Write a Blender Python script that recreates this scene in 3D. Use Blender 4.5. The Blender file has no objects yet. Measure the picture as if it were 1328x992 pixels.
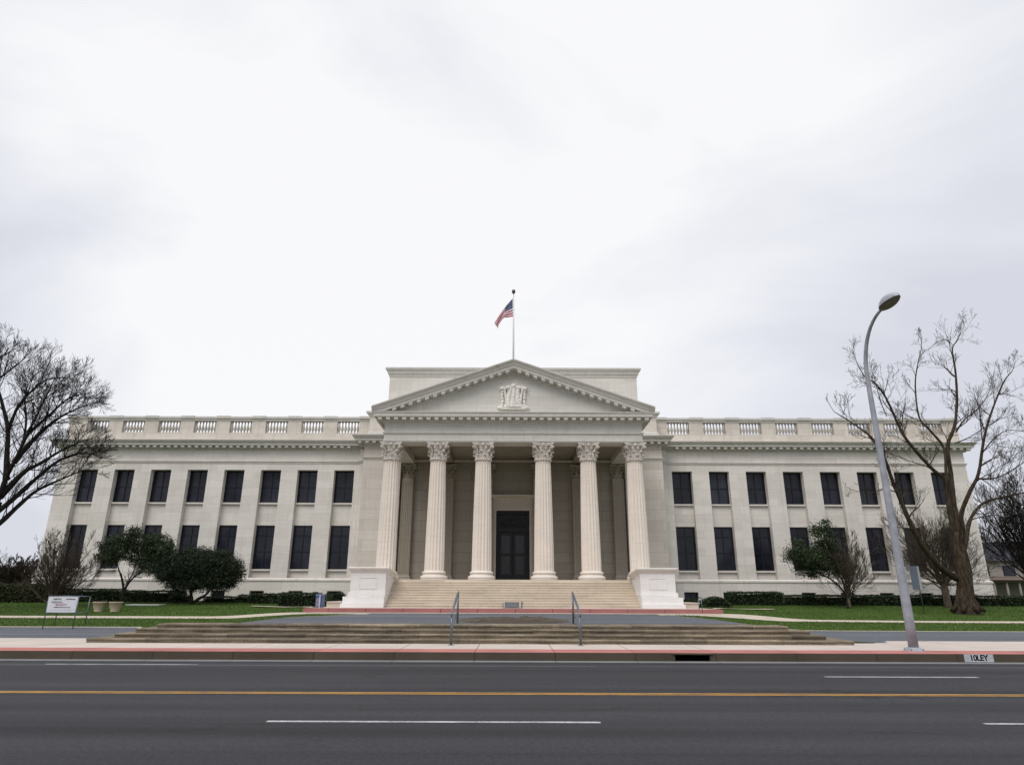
import bpy, bmesh, math, random
import numpy as np
from mathutils import Matrix, Vector, noise
R = math.radians
random.seed(7); RNG = np.random.default_rng(7)
scn = bpy.context.scene
col = scn.collection
# ------------------------------------------------------------------ camera
PITCH, ROLL, FPX, CZ, CX = R(17.87), R(0.2), 850.0, 1.7, -0.1
cam = bpy.data.objects.new('camera', bpy.data.cameras.new('camera'))
col.objects.link(cam)
CAMROT = Matrix.Rotation(R(90) + PITCH, 4, 'X') @ Matrix.Rotation(ROLL, 4, 'Z')
cam.matrix_world = Matrix.Translation((CX, 0, CZ)) @ CAMROT
cam.data.sensor_width = 36; cam.data.lens = FPX / 1328 * 36
cam.data.clip_start = 0.1; cam.data.clip_end = 5000
scn.camera = cam
# ------------------------------------------------------------------ world
w = bpy.data.worlds.new('World'); scn.world = w; w.use_nodes = True
nt = w.node_tree; N = nt.nodes; L = nt.links; N.clear()
SUN_EL, SUN_AZ = R(52), R(205)      # azimuth clockwise from +Y: behind the viewer, a little to the left
out = N.new('ShaderNodeOutputWorld'); bg = N.new('ShaderNodeBackground'); bg.inputs[1].default_value = 0.1
sky = N.new('ShaderNodeTexSky'); sky.sky_type = 'NISHITA'; sky.sun_disc = False
sky.sun_elevation = SUN_EL; sky.sun_rotation = SUN_AZ
tc = N.new('ShaderNodeTexCoord')
mp = N.new('ShaderNodeMapping'); mp.inputs['Scale'].default_value = (1.0, 1.0, 1.9); mp.inputs['Location'].default_value = (3.1, 0.4, 1.2)
n1 = N.new('ShaderNodeTexNoise'); n1.inputs['Scale'].default_value = 1.9; n1.inputs['Detail'].default_value = 5; n1.inputs['Roughness'].default_value = 0.5; n1.inputs['Distortion'].default_value = 0.5
L.new(tc.outputs['Generated'], mp.inputs[0]); L.new(mp.outputs[0], n1.inputs['Vector'])
# bright patch of thin cloud high in front
dt = N.new('ShaderNodeVectorMath'); dt.operation = 'DOT_PRODUCT'; dt.inputs[1].default_value = Vector((-0.05, 0.80, 0.60)).normalized()
L.new(tc.outputs['Generated'], dt.inputs[0])
mr = N.new('ShaderNodeMapRange'); mr.inputs[1].default_value = 0.72; mr.inputs[2].default_value = 1.0; mr.interpolation_type = 'SMOOTHSTEP'; mr.inputs[3].default_value = -0.12; mr.inputs[4].default_value = 0.22
L.new(dt.outputs['Value'], mr.inputs[0])
ad = N.new('ShaderNodeMath'); ad.operation = 'ADD'; L.new(n1.outputs[0], ad.inputs[0]); L.new(mr.outputs[0], ad.inputs[1])
cr = N.new('ShaderNodeValToRGB'); e = cr.color_ramp.elements
e[0].position = 0.34; e[0].color = (0.595, 0.61, 0.67, 1)
e[1].position = 0.70; e[1].color = (0.84, 0.84, 0.85, 1)
m_ = e.new(0.50); m_.color = (0.70, 0.712, 0.765, 1)
L.new(ad.outputs[0], cr.inputs[0])
# an overcast sky is brighter overhead than near the horizon
sx = N.new('ShaderNodeSeparateXYZ'); L.new(tc.outputs['Generated'], sx.inputs[0])
m2 = N.new('ShaderNodeMapRange'); m2.inputs[1].default_value = 0.765; m2.inputs[2].default_value = 1.0; m2.inputs[3].default_value = 10.0; m2.inputs[4].default_value = 25.0
L.new(sx.outputs[2], m2.inputs[0])
vm = N.new('ShaderNodeVectorMath'); vm.operation = 'SCALE'; L.new(cr.outputs[0], vm.inputs[0]); L.new(m2.outputs[0], vm.inputs['Scale'])
mx = N.new('ShaderNodeMix'); mx.data_type = 'RGBA'; mx.inputs[0].default_value = 0.96
L.new(sky.outputs[0], mx.inputs[6]); L.new(vm.outputs[0], mx.inputs[7])
L.new(mx.outputs[2], bg.inputs[0]); L.new(bg.outputs[0], out.inputs[0])
sun = bpy.data.objects.new('sun', bpy.data.lights.new('sun', 'SUN')); col.objects.link(sun)
sun.data.energy = 1.5; sun.data.angle = R(35); sun.data.color = (1.0, 0.955, 0.90)
sd = Vector((math.sin(SUN_AZ) * math.cos(SUN_EL), math.cos(SUN_AZ) * math.cos(SUN_EL), math.sin(SUN_EL)))
sun.rotation_euler = sd.to_track_quat('Z', 'Y').to_euler()
vs = scn.view_settings; vs.view_transform = 'Standard'; vs.look = 'None'; vs.exposure = 0.22; vs.gamma = 1.0; vs.use_curve_mapping = False

# ------------------------------------------------------------------ helpers
def tag(o, label=None, cat=None, group=None, kind=None):
    if label: o['label'] = label
    if cat: o['category'] = cat
    if group: o['group'] = group
    if kind: o['kind'] = kind
    return o
def thing(name, loc, label, cat, group=None):
    o = bpy.data.objects.new(name, None); col.objects.link(o); o.location = loc; o.empty_display_size = 0.3
    return tag(o, label, cat, group)
def at(px, py, Y):
    d = CAMROT.to_3x3() @ Vector(((px - 664) / FPX, (496 - py) / FPX, -1))
    return Vector((CX, 0, CZ)) + d * (Y / d.y)

class MB:
    """collects shapes in world coordinates; build() links them as one mesh"""
    def __init__(s): s.v = []; s.f = []; s.sm = []; s.mi = []
    def add(s, vs, fs, smooth=False, mi=0):
        k = len(s.v); s.v.extend([tuple(a) for a in vs])
        for f in fs: s.f.append(tuple(i + k for i in f)); s.sm.append(smooth); s.mi.append(mi)
        return s
    def box(s, x0, x1, y0, y1, z0, z1, mi=0):
        v = [(x0,y0,z0),(x1,y0,z0),(x1,y1,z0),(x0,y1,z0),(x0,y0,z1),(x1,y0,z1),(x1,y1,z1),(x0,y1,z1)]
        return s.add(v, [(0,3,2,1),(4,5,6,7),(0,1,5,4),(1,2,6,5),(2,3,7,6),(3,0,4,7)], mi=mi)
    def ring(s, x0, x1, y0, y1, prof, cap=True, smooth=False):
        """mitred moulding round a rectangle; prof = [(out, z), ...] from bottom to top"""
        v = []; n = len(prof)
        for o, z in prof: v += [(x0-o,y0-o,z),(x1+o,y0-o,z),(x1+o,y1+o,z),(x0-o,y1+o,z)]
        f = []
        for i in range(n-1):
            a, b = i*4, i*4+4
            for j in range(4):
                k = (j+1) % 4; f.append((a+j, a+k, b+k, b+j))
        if cap: f.append((0,3,2,1)); b = (n-1)*4; f.append((b,b+1,b+2,b+3))
        return s.add(v, f, smooth)
    def lathe(s, cx, cy, prof, n=24, smooth=True, cap=True):
        v = []; f = []
        for r, z in prof:
            for j in range(n):
                a = 2*math.pi*j/n; v.append((cx + r*math.cos(a), cy + r*math.sin(a), z))
        for i in range(len(prof)-1):
            for j in range(n):
                k = (j+1) % n; f.append((i*n+j, i*n+k, (i+1)*n+k, (i+1)*n+j))
        s.add(v, f, smooth)
        if cap:
            s.f.append(tuple(len(s.v)-n+j for j in range(n))); s.sm.append(False); s.mi.append(0)
        return s
    def tube(s, pts, rad, n=8, cap=True, smooth=True, mi=0):
        m = len(pts); v = []; f = []
        pts = [Vector(p) for p in pts]
        t0 = (pts[-1] - pts[0]); t0 = t0.normalized() if t0.length > 1e-6 else Vector((0,0,1))
        ref = Vector((0,1,0)) if abs(t0.y) < 0.8 else Vector((1,0,0))
        for i, p in enumerate(pts):
            t = pts[min(i+1, m-1)] - pts[max(i-1, 0)]
            if t.length < 1e-9: t = t0
            t = t.normalized(); a = t.cross(ref)
            if a.length < 1e-4: a = t.cross(Vector((0.3,0.2,1)))
            a = a.normalized(); b = t.cross(a)
            r = rad[i] if hasattr(rad, '__len__') else rad
            for j in range(n):
                th = 2*math.pi*j/n; v.append(p + a*(r*math.cos(th)) + b*(r*math.sin(th)))
        for i in range(m-1):
            for j in range(n):
                k = (j+1) % n; f.append((i*n+j, i*n+k, (i+1)*n+k, (i+1)*n+j))
        if cap:
            f.append(tuple(range(n))[::-1]); f.append(tuple((m-1)*n+j for j in range(n)))
        return s.add(v, f, smooth, mi)
    def build(s, name, mat, parent=None, origin=None):
        """origin: where the object's own origin sits (world)"""
        og = Vector(origin) if origin is not None else (world_loc(parent) if parent else Vector((0,0,0)))
        me = bpy.data.meshes.new(name)
        me.from_pydata([(a-og.x, b-og.y, c-og.z) for a, b, c in s.v], [], s.f)
        for m in (mat if isinstance(mat, (list, tuple)) else [mat]): me.materials.append(m)
        me.polygons.foreach_set('use_smooth', s.sm); me.polygons.foreach_set('material_index', s.mi)
        me.update()
        o = bpy.data.objects.new(name, me); col.objects.link(o)
        if parent: o.parent = parent; o.location = og - world_loc(parent)
        else: o.location = og
        return o
def world_loc(o):
    p = Vector(o.location)
    while o.parent: o = o.parent; p += Vector(o.location)
    return p
def kids(o): return [c for c in col.objects if c.parent is o]
KIDS = {}
def copy_tree(o, loc, parent=None, label=None):
    c = o.copy(); col.objects.link(c); c.parent = parent if parent else o.parent; c.location = loc
    if label: c['label'] = label
    for ch in KIDS.setdefault(o.name, kids(o)): copy_tree(ch, ch.location.copy(), c)
    return c

# ------------------------------------------------------------------ materials
def newmat(name, rough=0.85, spec=0.3):
    m = bpy.data.materials.new(name); m.use_nodes = True
    b = m.node_tree.nodes['Principled BSDF']; b.inputs['Roughness'].default_value = rough; b.inputs['Specular IOR Level'].default_value = spec
    return m, m.node_tree.nodes, m.node_tree.links, b
def coords(N, L, scale=(1,1,1), kind='pos'):
    if kind == 'pos':
        g = N.new('ShaderNodeNewGeometry'); o = g.outputs['Position']
    else:
        g = N.new('ShaderNodeTexCoord'); o = g.outputs['Object']
    mp = N.new('ShaderNodeMapping'); mp.inputs['Scale'].default_value = scale; L.new(o, mp.inputs[0]); return mp.outputs[0]
def noise_n(N, L, vec, scale, detail=4, rough=0.55, dist=0):
    n = N.new('ShaderNodeTexNoise'); n.inputs['Scale'].default_value = scale; n.inputs['Detail'].default_value = detail
    n.inputs['Roughness'].default_value = rough; n.inputs['Distortion'].default_value = dist; L.new(vec, n.inputs['Vector']); return n.outputs[0]
def ramp(N, L, fac, stops):
    r = N.new('ShaderNodeValToRGB'); e = r.color_ramp.elements
    e[0].position, e[0].color = stops[0][0], (*stops[0][1], 1); e[1].position, e[1].color = stops[-1][0], (*stops[-1][1], 1)
    for p, c in stops[1:-1]: x = e.new(p); x.color = (*c, 1)
    L.new(fac, r.inputs[0]); return r.outputs[0]
def mixc(N, L, fac, a, b, mode='MIX'):
    m = N.new('ShaderNodeMix'); m.data_type = 'RGBA'; m.blend_type = mode
    if isinstance(fac, (int, float)): m.inputs[0].default_value = fac
    else: L.new(fac, m.inputs[0])
    for k, x in ((6, a), (7, b)):
        if isinstance(x, tuple): m.inputs[k].default_value = (*x, 1)
        else: L.new(x, m.inputs[k])
    return m.outputs[2]
def g1(x): return (x, x, x)
def bump(N, L, b, h, strength=0.3, dist=0.02):
    n = N.new('ShaderNodeBump'); n.inputs['Strength'].default_value = strength; n.inputs['Distance'].default_value = dist
    L.new(h, n.inputs['Height']); L.new(n.outputs[0], b.inputs['Normal'])
def mth(N, L, op, a, b=0.0):
    m = N.new('ShaderNodeMath'); m.operation = op
    for k, x in ((0, a), (1, b)):
        if isinstance(x, (int, float)): m.inputs[k].default_value = x
        else: L.new(x, m.inputs[k])
    return m.outputs[0]
def stone(name, c, blocks=None, joint=0.75, stain=0.25, streak=0.25, var=0.06, wave=0.0, grit=0.0):
    """limestone: block courses, fine grain, soft weather streaks"""
    m, N, L, b = newmat(name, 0.88, 0.2)
    P = coords(N, L)
    big = noise_n(N, L, P, 0.35, 4); fine = noise_n(N, L, P, 14, 5, 0.7); mid = noise_n(N, L, P, 2.2, 5, 0.6)
    cc = mixc(N, L, 1.0, c, ramp(N, L, big, [(0.3, g1(1-var)), (0.7, g1(1+var*.3))]), 'MULTIPLY')
    cc = mixc(N, L, 1.0, cc, ramp(N, L, fine, [(0.3, g1(0.93)), (0.7, g1(1.03))]), 'MULTIPLY')
    # rain streaks: noise stretched vertically
    S = coords(N, L, (2.6, 2.6, 0.12)); st = noise_n(N, L, S, 1.3, 5, 0.65)
    cc = mixc(N, L, mth(N, L, 'MULTIPLY', ramp(N, L, st, [(0.52, g1(0)), (0.75, g1(1))]), streak), cc, (0.36, 0.325, 0.275))
    cc = mixc(N, L, mth(N, L, 'MULTIPLY', ramp(N, L, mid, [(0.50, g1(0)), (0.80, g1(1))]), stain), cc, (0.30, 0.265, 0.21))
    if grit: 
        gn = noise_n(N, L, P, 8, 5, 0.7)
        cc = mixc(N, L, mth(N, L, 'MULTIPLY', ramp(N, L, gn, [(0.48, g1(0)), (0.62, g1(1))]), grit), cc, (0.13, 0.105, 0.075))
    # horizontal veins across the slabs
    V = coords(N, L, (0.35, 0.35, 5.0)); vn = noise_n(N, L, V, 1.6, 4, 0.6)
    cc = mixc(N, L, 1.0, cc, ramp(N, L, vn, [(0.35, g1(0.95)), (0.6, g1(1.02))]), 'MULTIPLY')
    h = fine
    if blocks:
        g = N.new('ShaderNodeNewGeometry'); sp = N.new('ShaderNodeSeparateXYZ'); L.new(g.outputs['Position'], sp.inputs[0])
        u = mth(N, L, 'ADD', sp.outputs[0], sp.outputs[1]); cb = N.new('ShaderNodeCombineXYZ'); L.new(u, cb.inputs[0])
        wv = mth(N, L, 'MULTIPLY', mth(N, L, 'SUBTRACT', mid, 0.5), wave)
        L.new(mth(N, L, 'ADD', sp.outputs[2], wv), cb.inputs[1])
        br = N.new('ShaderNodeTexBrick'); L.new(cb.outputs[0], br.inputs['Vector'])
        br.inputs['Scale'].default_value = 1; br.inputs['Brick Width'].default_value = blocks[0]; br.inputs['Row Height'].default_value = blocks[1]
        br.inputs['Mortar Size'].default_value = 0.014; br.inputs['Mortar Smooth'].default_value = 0.4
        br.inputs['Color1'].default_value = (0.91, 0.90, 0.885, 1); br.inputs['Color2'].default_value = (1.04, 1.035, 1.03, 1)
        br.inputs['Mortar'].default_value = (joint, joint*0.98, joint*0.94, 1)
        cc = mixc(N, L, 1.0, cc, br.outputs[0], 'MULTIPLY')
    L.new(cc, b.inputs['Base Color']); bump(N, L, b, h, 0.25, 0.01)
    return m
def plain(name, c, rough=0.6, spec=0.4, metal=0.0, var=0.12, scale=6, bmp=0.0):
    m, N, L, b = newmat(name, rough, spec); b.inputs['Metallic'].default_value = metal
    P = coords(N, L, kind='obj'); n = noise_n(N, L, P, scale, 5, 0.6)
    cc = mixc(N, L, 1.0, c, ramp(N, L, n, [(0.3, g1(1-var)), (0.7, g1(1+var))]), 'MULTIPLY')
    L.new(cc, b.inputs['Base Color'])
    if bmp: bump(N, L, b, n, bmp, 0.02)
    return m
WALL = stone('limestone_wall', (0.74, 0.705, 0.66), (2.1, 0.66), 0.86, 0.10, 0.22)
TRIM = stone('limestone_trim', (0.72, 0.68, 0.63), None, stain=0.22, streak=0.30)
GREYTRIM = stone('weathered_grey_trim', (0.62, 0.60, 0.56), None, stain=0.30, streak=0.35)
SLAB = stone('limestone_blocks_wide', (0.68, 0.63, 0.575), (2.6, 0.80), 0.66, 0.12, 0.2)
PORTICO = stone('shade_toned_portico_stone', (0.34, 0.312, 0.268), (2.6, 0.80), 0.50, 0.15, 0.25, wave=0.03)  # shade of the portico recess and ceiling is put into this darker stone colour
PILAST = stone('shade_toned_pilaster_stone', (0.38, 0.34, 0.28), None, stain=0.12, streak=0.25)  # back pilasters and their capitals, also coloured darker for the recess shade
SHAFT = stone('column_stone', (0.78, 0.71, 0.63), None, stain=0.08, streak=0.2)
CARVED = stone('carved_capital_stone', (0.76, 0.71, 0.65), None, stain=0.15, streak=0.2, grit=0.42)
CREST = stone('pale_crest_stone', (0.80, 0.77, 0.72), None, stain=0.1, streak=0.1)
WHITE = stone('white_pedestal_stone', (0.80, 0.79, 0.775), (1.9, 1.6), 0.90, 0.06, 0.12)
PARA = stone('balustrade_stone', (0.68, 0.63, 0.565), (2.0, 0.5), 0.85, 0.30, 0.35)
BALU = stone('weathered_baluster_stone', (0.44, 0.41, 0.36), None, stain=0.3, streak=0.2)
DOORSTONE = stone('door_surround_stone', (0.56, 0.50, 0.43), None, stain=0.15, streak=0.2)
STEP = stone('tan_step_stone', (0.66, 0.58, 0.475), (2.4, 0.15), 0.80, 0.22, 0.1)
def weathered_steps_mat():
    m, N, L, b = newmat('weathered_step_stone', 0.92, 0.15); P = coords(N, L)
    V = coords(N, L, (0.5, 1, 7.0)); a = noise_n(N, L, V, 1.5, 6, 0.7); c = noise_n(N, L, P, 0.9, 6, 0.7, 0.5); f = noise_n(N, L, P, 22, 5, 0.75)
    cc = ramp(N, L, a, [(0.28, (0.10, 0.078, 0.053)), (0.5, (0.175, 0.146, 0.108)), (0.72, (0.31, 0.265, 0.20))])
    cc = mixc(N, L, ramp(N, L, c, [(0.5, g1(0)), (0.72, g1(0.75))]), cc, (0.07, 0.06, 0.045))
    cc = mixc(N, L, 1.0, cc, ramp(N, L, f, [(0.3, g1(0.6)), (0.7, g1(1.35))]), 'MULTIPLY')
    gi = N.new('ShaderNodeNewGeometry')
    cc = mixc(N, L, 1.0, cc, ramp(N, L, gi.outputs['Random Per Island'], [(0, (0.72, 0.72, 0.74)), (1, (1.35, 1.32, 1.26))]), 'MULTIPLY')
    L.new(cc, b.inputs['Base Color']); bump(N, L, b, f, 0.7, 0.02); return m
OLDSTEP = weathered_steps_mat()
def glass_mat():
    m, N, L, b = newmat('dark_window_glass', 0.16, 0.32)
    P = coords(N, L); n = noise_n(N, L, P, 0.8, 3); n2 = noise_n(N, L, coords(N, L, (1, 1, 0.3)), 3.0, 2)
    cc = ramp(N, L, n, [(0.3, (0.008, 0.009, 0.015)), (0.7, (0.022, 0.023, 0.034))])
    oi = N.new('ShaderNodeObjectInfo')
    cc = mixc(N, L, 1.0, cc, ramp(N, L, oi.outputs['Random'], [(0, g1(0.6)), (1, g1(1.9))]), 'MULTIPLY')
    L.new(cc, b.inputs['Base Color']); bump(N, L, b, n2, 0.05, 0.05); return m
GLASS = glass_mat()
FRAME = plain('black_window_frame', (0.011, 0.011, 0.014), 0.55, 0.3)
DOORM = plain('black_painted_door', (0.010, 0.010, 0.014), 0.45, 0.35)
BRONZE = plain('tarnished_bronze', (0.10, 0.085, 0.06), 0.45, 0.5, 0.6)
GRILLE = plain('dark_iron_grille', (0.05, 0.05, 0.058), 0.5, 0.5, 0.3)
ROOFM = plain('flat_roof_membrane', (0.30, 0.30, 0.29), 0.9, 0.2)
GALV = plain('galvanised_rail', (0.15, 0.175, 0.195), 0.40, 0.5, 0.75, 0.18, 9)
LAMPG = plain('grey_painted_lamp_pole', (0.31, 0.325, 0.355), 0.6, 0.35, 0.1, 0.22, 3.5, 0.3)
LAMPD = plain('lamp_head_grey', (0.34, 0.35, 0.38), 0.45, 0.4, 0.2, 0.10, 4)
LENS = plain('lamp_lens_amber_grey', (0.12, 0.105, 0.075), 0.25, 0.5)
def bark(name, c1, c2):
    m, N, L, b = newmat(name, 0.95, 0.1); V = coords(N, L, (3, 3, 0.7)); n = noise_n(N, L, V, 3, 6, 0.7)
    L.new(ramp(N, L, n, [(0.38, c1), (0.62, c2)]), b.inputs['Base Color']); bump(N, L, b, n, 1.0, 0.12); return m
BARK = bark('brown_bark', (0.026, 0.020, 0.014), (0.080, 0.062, 0.043))
BARKD = bark('dark_bark', (0.016, 0.014, 0.013), (0.042, 0.037, 0.034))
BARKL = bark('tan_twigs', (0.055, 0.043, 0.032), (0.14, 0.112, 0.083))
def leafm(name, c1, c2):
    m, N, L, b = newmat(name, 0.55, 0.3)
    g = N.new('ShaderNodeNewGeometry')
    cc = ramp(N, L, g.outputs['Random Per Island'], [(0.0, c1), (0.75, c2), (1.0, (c2[0]*1.9, c2[1]*1.7, c2[2]*1.5))])
    L.new(cc, b.inputs['Base Color']); b.inputs['Transmission Weight'].default_value = 0.0
    return m
LEAF = leafm('evergreen_leaves', (0.012, 0.022, 0.009), (0.032, 0.050, 0.018))
LEAFD = leafm('dark_evergreen_leaves', (0.008, 0.014, 0.007), (0.020, 0.032, 0.013))
HEDGEM = leafm('hedge_leaves', (0.010, 0.020, 0.009), (0.028, 0.048, 0.017))
HEDGEY = leafm('yellow_green_hedge_leaves', (0.014, 0.024, 0.008), (0.042, 0.052, 0.014))
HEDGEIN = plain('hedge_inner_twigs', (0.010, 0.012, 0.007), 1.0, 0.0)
def grass_mat(name='lawn_grass'):
    m, N, L, b = newmat(name, 0.9, 0.1); P = coords(N, L); S = coords(N, L, (0.25, 1.0, 1))
    a = noise_n(N, L, S, 0.6, 5, 0.6); f = noise_n(N, L, P, 9, 5, 0.8)
    cc = ramp(N, L, a, [(0.3, (0.042, 0.078, 0.013)), (0.55, (0.060, 0.108, 0.018)), (0.75, (0.096, 0.132, 0.036))])
    br_ = noise_n(N, L, coords(N, L, (0.5, 1.0, 1)), 0.9, 5, 0.7, 0.4)
    cc = mixc(N, L, ramp(N, L, br_, [(0.58, g1(0)), (0.72, g1(0.55))]), cc, (0.115, 0.105, 0.045))
    cc = mixc(N, L, 1.0, cc, ramp(N, L, f, [(0.3, g1(0.55)), (0.7, g1(1.35))]), 'MULTIPLY')
    L.new(cc, b.inputs['Base Color']); bump(N, L, b, f, 0.8, 0.05); return m
GRASS = grass_mat()
BLADE = leafm('grass_blades', (0.040, 0.078, 0.013), (0.075, 0.128, 0.023))
def asphalt_mat(name, lo, hi, road=True):
    m, N, L, b = newmat(name, 0.72, 0.22 if road else 0.35); P = coords(N, L)
    f = noise_n(N, L, P, 60, 4, 0.85); f2 = noise_n(N, L, P, 16, 5, 0.7)
    B = coords(N, L, (0.012, 0.55, 1)); band = noise_n(N, L, B, 1.6, 4, 0.55, 0.2)
    pa = noise_n(N, L, coords(N, L, (0.08, 0.3, 1)), 1.0, 6, 0.65)
    cc = ramp(N, L, band, [(0.32, lo), (0.68, hi)])
    cc = mixc(N, L, 1.0, cc, ramp(N, L, pa, [(0.3, g1(0.82)), (0.7, g1(1.15))]), 'MULTIPLY')
    cc = mixc(N, L, 1.0, cc, ramp(N, L, f, [(0.25, g1(0.30)), (0.5, g1(0.90)), (0.68, g1(2.3))]), 'MULTIPLY')
    cc = mixc(N, L, 1.0, cc, ramp(N, L, f2, [(0.34, g1(0.68)), (0.66, g1(1.38))]), 'MULTIPLY')
    if road:
        vo = N.new('ShaderNodeTexVoronoi'); vo.feature = 'DISTANCE_TO_EDGE'; vo.inputs['Scale'].default_value = 0.22
        dv = N.new('ShaderNodeVectorMath'); dv.operation = 'ADD'
        nn = N.new('ShaderNodeTexNoise'); nn.inputs['Scale'].default_value = 1.6; nn.inputs['Detail'].default_value = 5; L.new(P, nn.inputs['Vector'])
        L.new(coords(N, L, (0.55, 1.25, 1)), dv.inputs[0]); L.new(nn.outputs['Color'], dv.inputs[1]); L.new(dv.outputs[0], vo.inputs['Vector'])
        ck = ramp(N, L, vo.outputs['Distance'], [(0.0, g1(1)), (0.010, g1(0))])
        gate = ramp(N, L, noise_n(N, L, P, 0.25, 3), [(0.53, g1(0)), (0.60, g1(0.75))])
        cc = mixc(N, L, mth(N, L, 'MULTIPLY', ck, gate), cc, (0.008, 0.008, 0.008))
        # drips of oil along the lanes, and scuffed lighter wheel tracks
        oil = noise_n(N, L, coords(N, L, (0.5, 1.0, 1)), 1.1, 4, 0.7, 0.8)
        cc = mixc(N, L, ramp(N, L, oil, [(0.62, g1(0)), (0.70, g1(0.45))]), cc, (0.012, 0.012, 0.013))
    L.new(cc, b.inputs['Base Color']); bump(N, L, b, f, 0.9, 0.015)
    return m
ROAD = asphalt_mat('road_asphalt', (0.018, 0.0182, 0.0205), (0.046, 0.0465, 0.052))
DRIVE = asphalt_mat('driveway_asphalt', (0.070, 0.076, 0.088), (0.115, 0.123, 0.142), False)
def concrete(name, c, joint_x=2.15, var=0.1, dirt=0.25, phase=0.0, jd=0.45):
    m, N, L, b = newmat(name, 0.9, 0.2); P = coords(N, L)
    a = noise_n(N, L, P, 0.7, 6, 0.6); f = noise_n(N, L, P, 30, 4, 0.7)
    cc = mixc(N, L, 1.0, c, ramp(N, L, a, [(0.3, g1(1-var)), (0.7, g1(1+var*.5))]), 'MULTIPLY')
    cc = mixc(N, L, 1.0, cc, ramp(N, L, f, [(0.3, g1(0.9)), (0.7, g1(1.06))]), 'MULTIPLY')
    d = noise_n(N, L, coords(N, L, (0.6, 1.6, 2.0)), 1.3, 6, 0.7)
    cc = mixc(N, L, mth(N, L, 'MULTIPLY', ramp(N, L, d, [(0.52, g1(0)), (0.78, g1(1))]), dirt), cc, (0.10, 0.085, 0.065))
    if joint_x:
        g = N.new('ShaderNodeNewGeometry'); sp = N.new('ShaderNodeSeparateXYZ'); L.new(g.outputs['Position'], sp.inputs[0])
        x = mth(N, L, 'ADD', sp.outputs[0], phase)
        fr = mth(N, L, 'ABSOLUTE', mth(N, L, 'SUBTRACT', mth(N, L, 'FRACT', mth(N, L, 'DIVIDE', x, joint_x)), 0.5))
        j = ramp(N, L, fr, [(0.006, g1(1)), (0.0105, g1(0))])
        cc = mixc(N, L, mth(N, L, 'MULTIPLY', j, 1-jd), cc, (0.05, 0.04, 0.03))
    L.new(cc, b.inputs['Base Color']); bump(N, L, b, f, 0.3, 0.01)
    return m
WALK = concrete('pale_sidewalk_concrete', (0.52, 0.455, 0.40))
REDTOP = concrete('red_painted_paving', (0.42, 0.17, 0.15), 2.15, 0.25, 0.5)
KERBM = concrete('stained_kerb_concrete', (0.082, 0.068, 0.050), 2.15, 0.25, 0.5, jd=0.0)
GUTTER = concrete('gutter_concrete', (0.20, 0.20, 0.20), 2.15, 0.15, 0.3)
REDK = concrete('red_painted_kerb', (0.36, 0.155, 0.145), 2.05, 0.2, 0.3, phase=0.9, jd=0.1)
PLAZA = concrete('pale_plaza_paving', (0.58, 0.50, 0.43), 1.5)
PATHM = concrete('pale_path_concrete', (0.52, 0.45, 0.37), 1.6)
def paint(name, c, wear=0.5):
    m, N, L, b = newmat(name, 0.7, 0.3); P = coords(N, L); n = noise_n(N, L, P, 25, 6, 0.8); n2 = noise_n(N, L, P, 2.0, 4)
    s = mth(N, L, 'ADD', mth(N, L, 'MULTIPLY', n, 0.75), mth(N, L, 'MULTIPLY', n2, 0.35))
    L.new(mixc(N, L, mth(N, L, 'MULTIPLY', ramp(N, L, s, [(0.48, g1(0)), (0.66, g1(1))]), wear), c, (0.07, 0.07, 0.075)), b.inputs['Base Color']); return m
WPAINT = paint('white_road_paint', (0.48, 0.48, 0.49), 0.85)
WFAINT = paint('worn_white_road_paint', (0.16, 0.16, 0.175), 1.0)
YPAINT = paint('yellow_road_paint', (0.58, 0.30, 0.05), 0.7)
MULCH = asphalt_mat('dark_mulch', (0.035, 0.026, 0.018), (0.11, 0.085, 0.055), False)
BLACK = plain('black_void', (0.004, 0.004, 0.004), 1.0, 0.0)

# ------------------------------------------------------------------ terrain
def sm(a, b, x):
    t = min(1, max(0, (x-a)/(b-a))); return t*t*(3-2*t)
def lin(x, xs, ys): return float(np.interp(x, xs, ys))
def zf(X, Y):
    k = sm(34, 39, Y); w = 1 - sm(8.5 + 3.5*k, 13.5 + 3.5*k, abs(X + 0.8*(1-k)))
    zl = lin(Y, (22, 24.3, 30, 38, 44, 50), (.19, .20, .24, .47, .80, 1.02))
    zr = lin(Y, (22, 24.3, 30, 38, 44, 50), (.19, .20, .22, .36, .66, .95))
    side = zl + (zr - zl)*sm(5, 25, X)
    cen = lin(Y, (22, 23.2, 24.2, 25.5, 38, 40.9, 60), (.19, .42, .60, .67, .69, .88, .90))
    return side + (cen - side)*w
def sheet(name, mat, xs, ylo, yhi, rows, dz, label=None):
    m = MB(); v = []; nx = len(xs)
    for X in xs:
        a, b = ylo(X), yhi(X)
        for j in range(rows+1):
            y = a + (b-a)*j/rows; v.append((X, y, zf(X, y) + dz))
    f = [(i*(rows+1)+j, (i+1)*(rows+1)+j, (i+1)*(rows+1)+j+1, i*(rows+1)+j+1) for i in range(nx-1) for j in range(rows)]
    m.add(v, f, True); o = m.build(name, mat); return tag(o, label, kind='structure')
XS = sorted(set([round(x, 3) for x in np.arange(-60, 60.1, 0.5)] + [-900, -500, -300, -180, -120, -90, -75, 75, 90, 120, 180, 300, 500, 900]))
YS = [22.9 + 0.5*i for i in range(60)] + [55, 60, 75, 100, 150, 250, 500, 900]
m = MB(); v = [(x, y, zf(x, y)) for x in XS for y in YS]; n = len(YS)
m.add(v, [(i*n+j, (i+1)*n+j, (i+1)*n+j+1, i*n+j+1) for i in range(len(XS)-1) for j in range(n-1)], True)
tag(m.build('ground', GRASS), 'mown green lawn rising gently to the foot of the long building', kind='structure')
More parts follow.
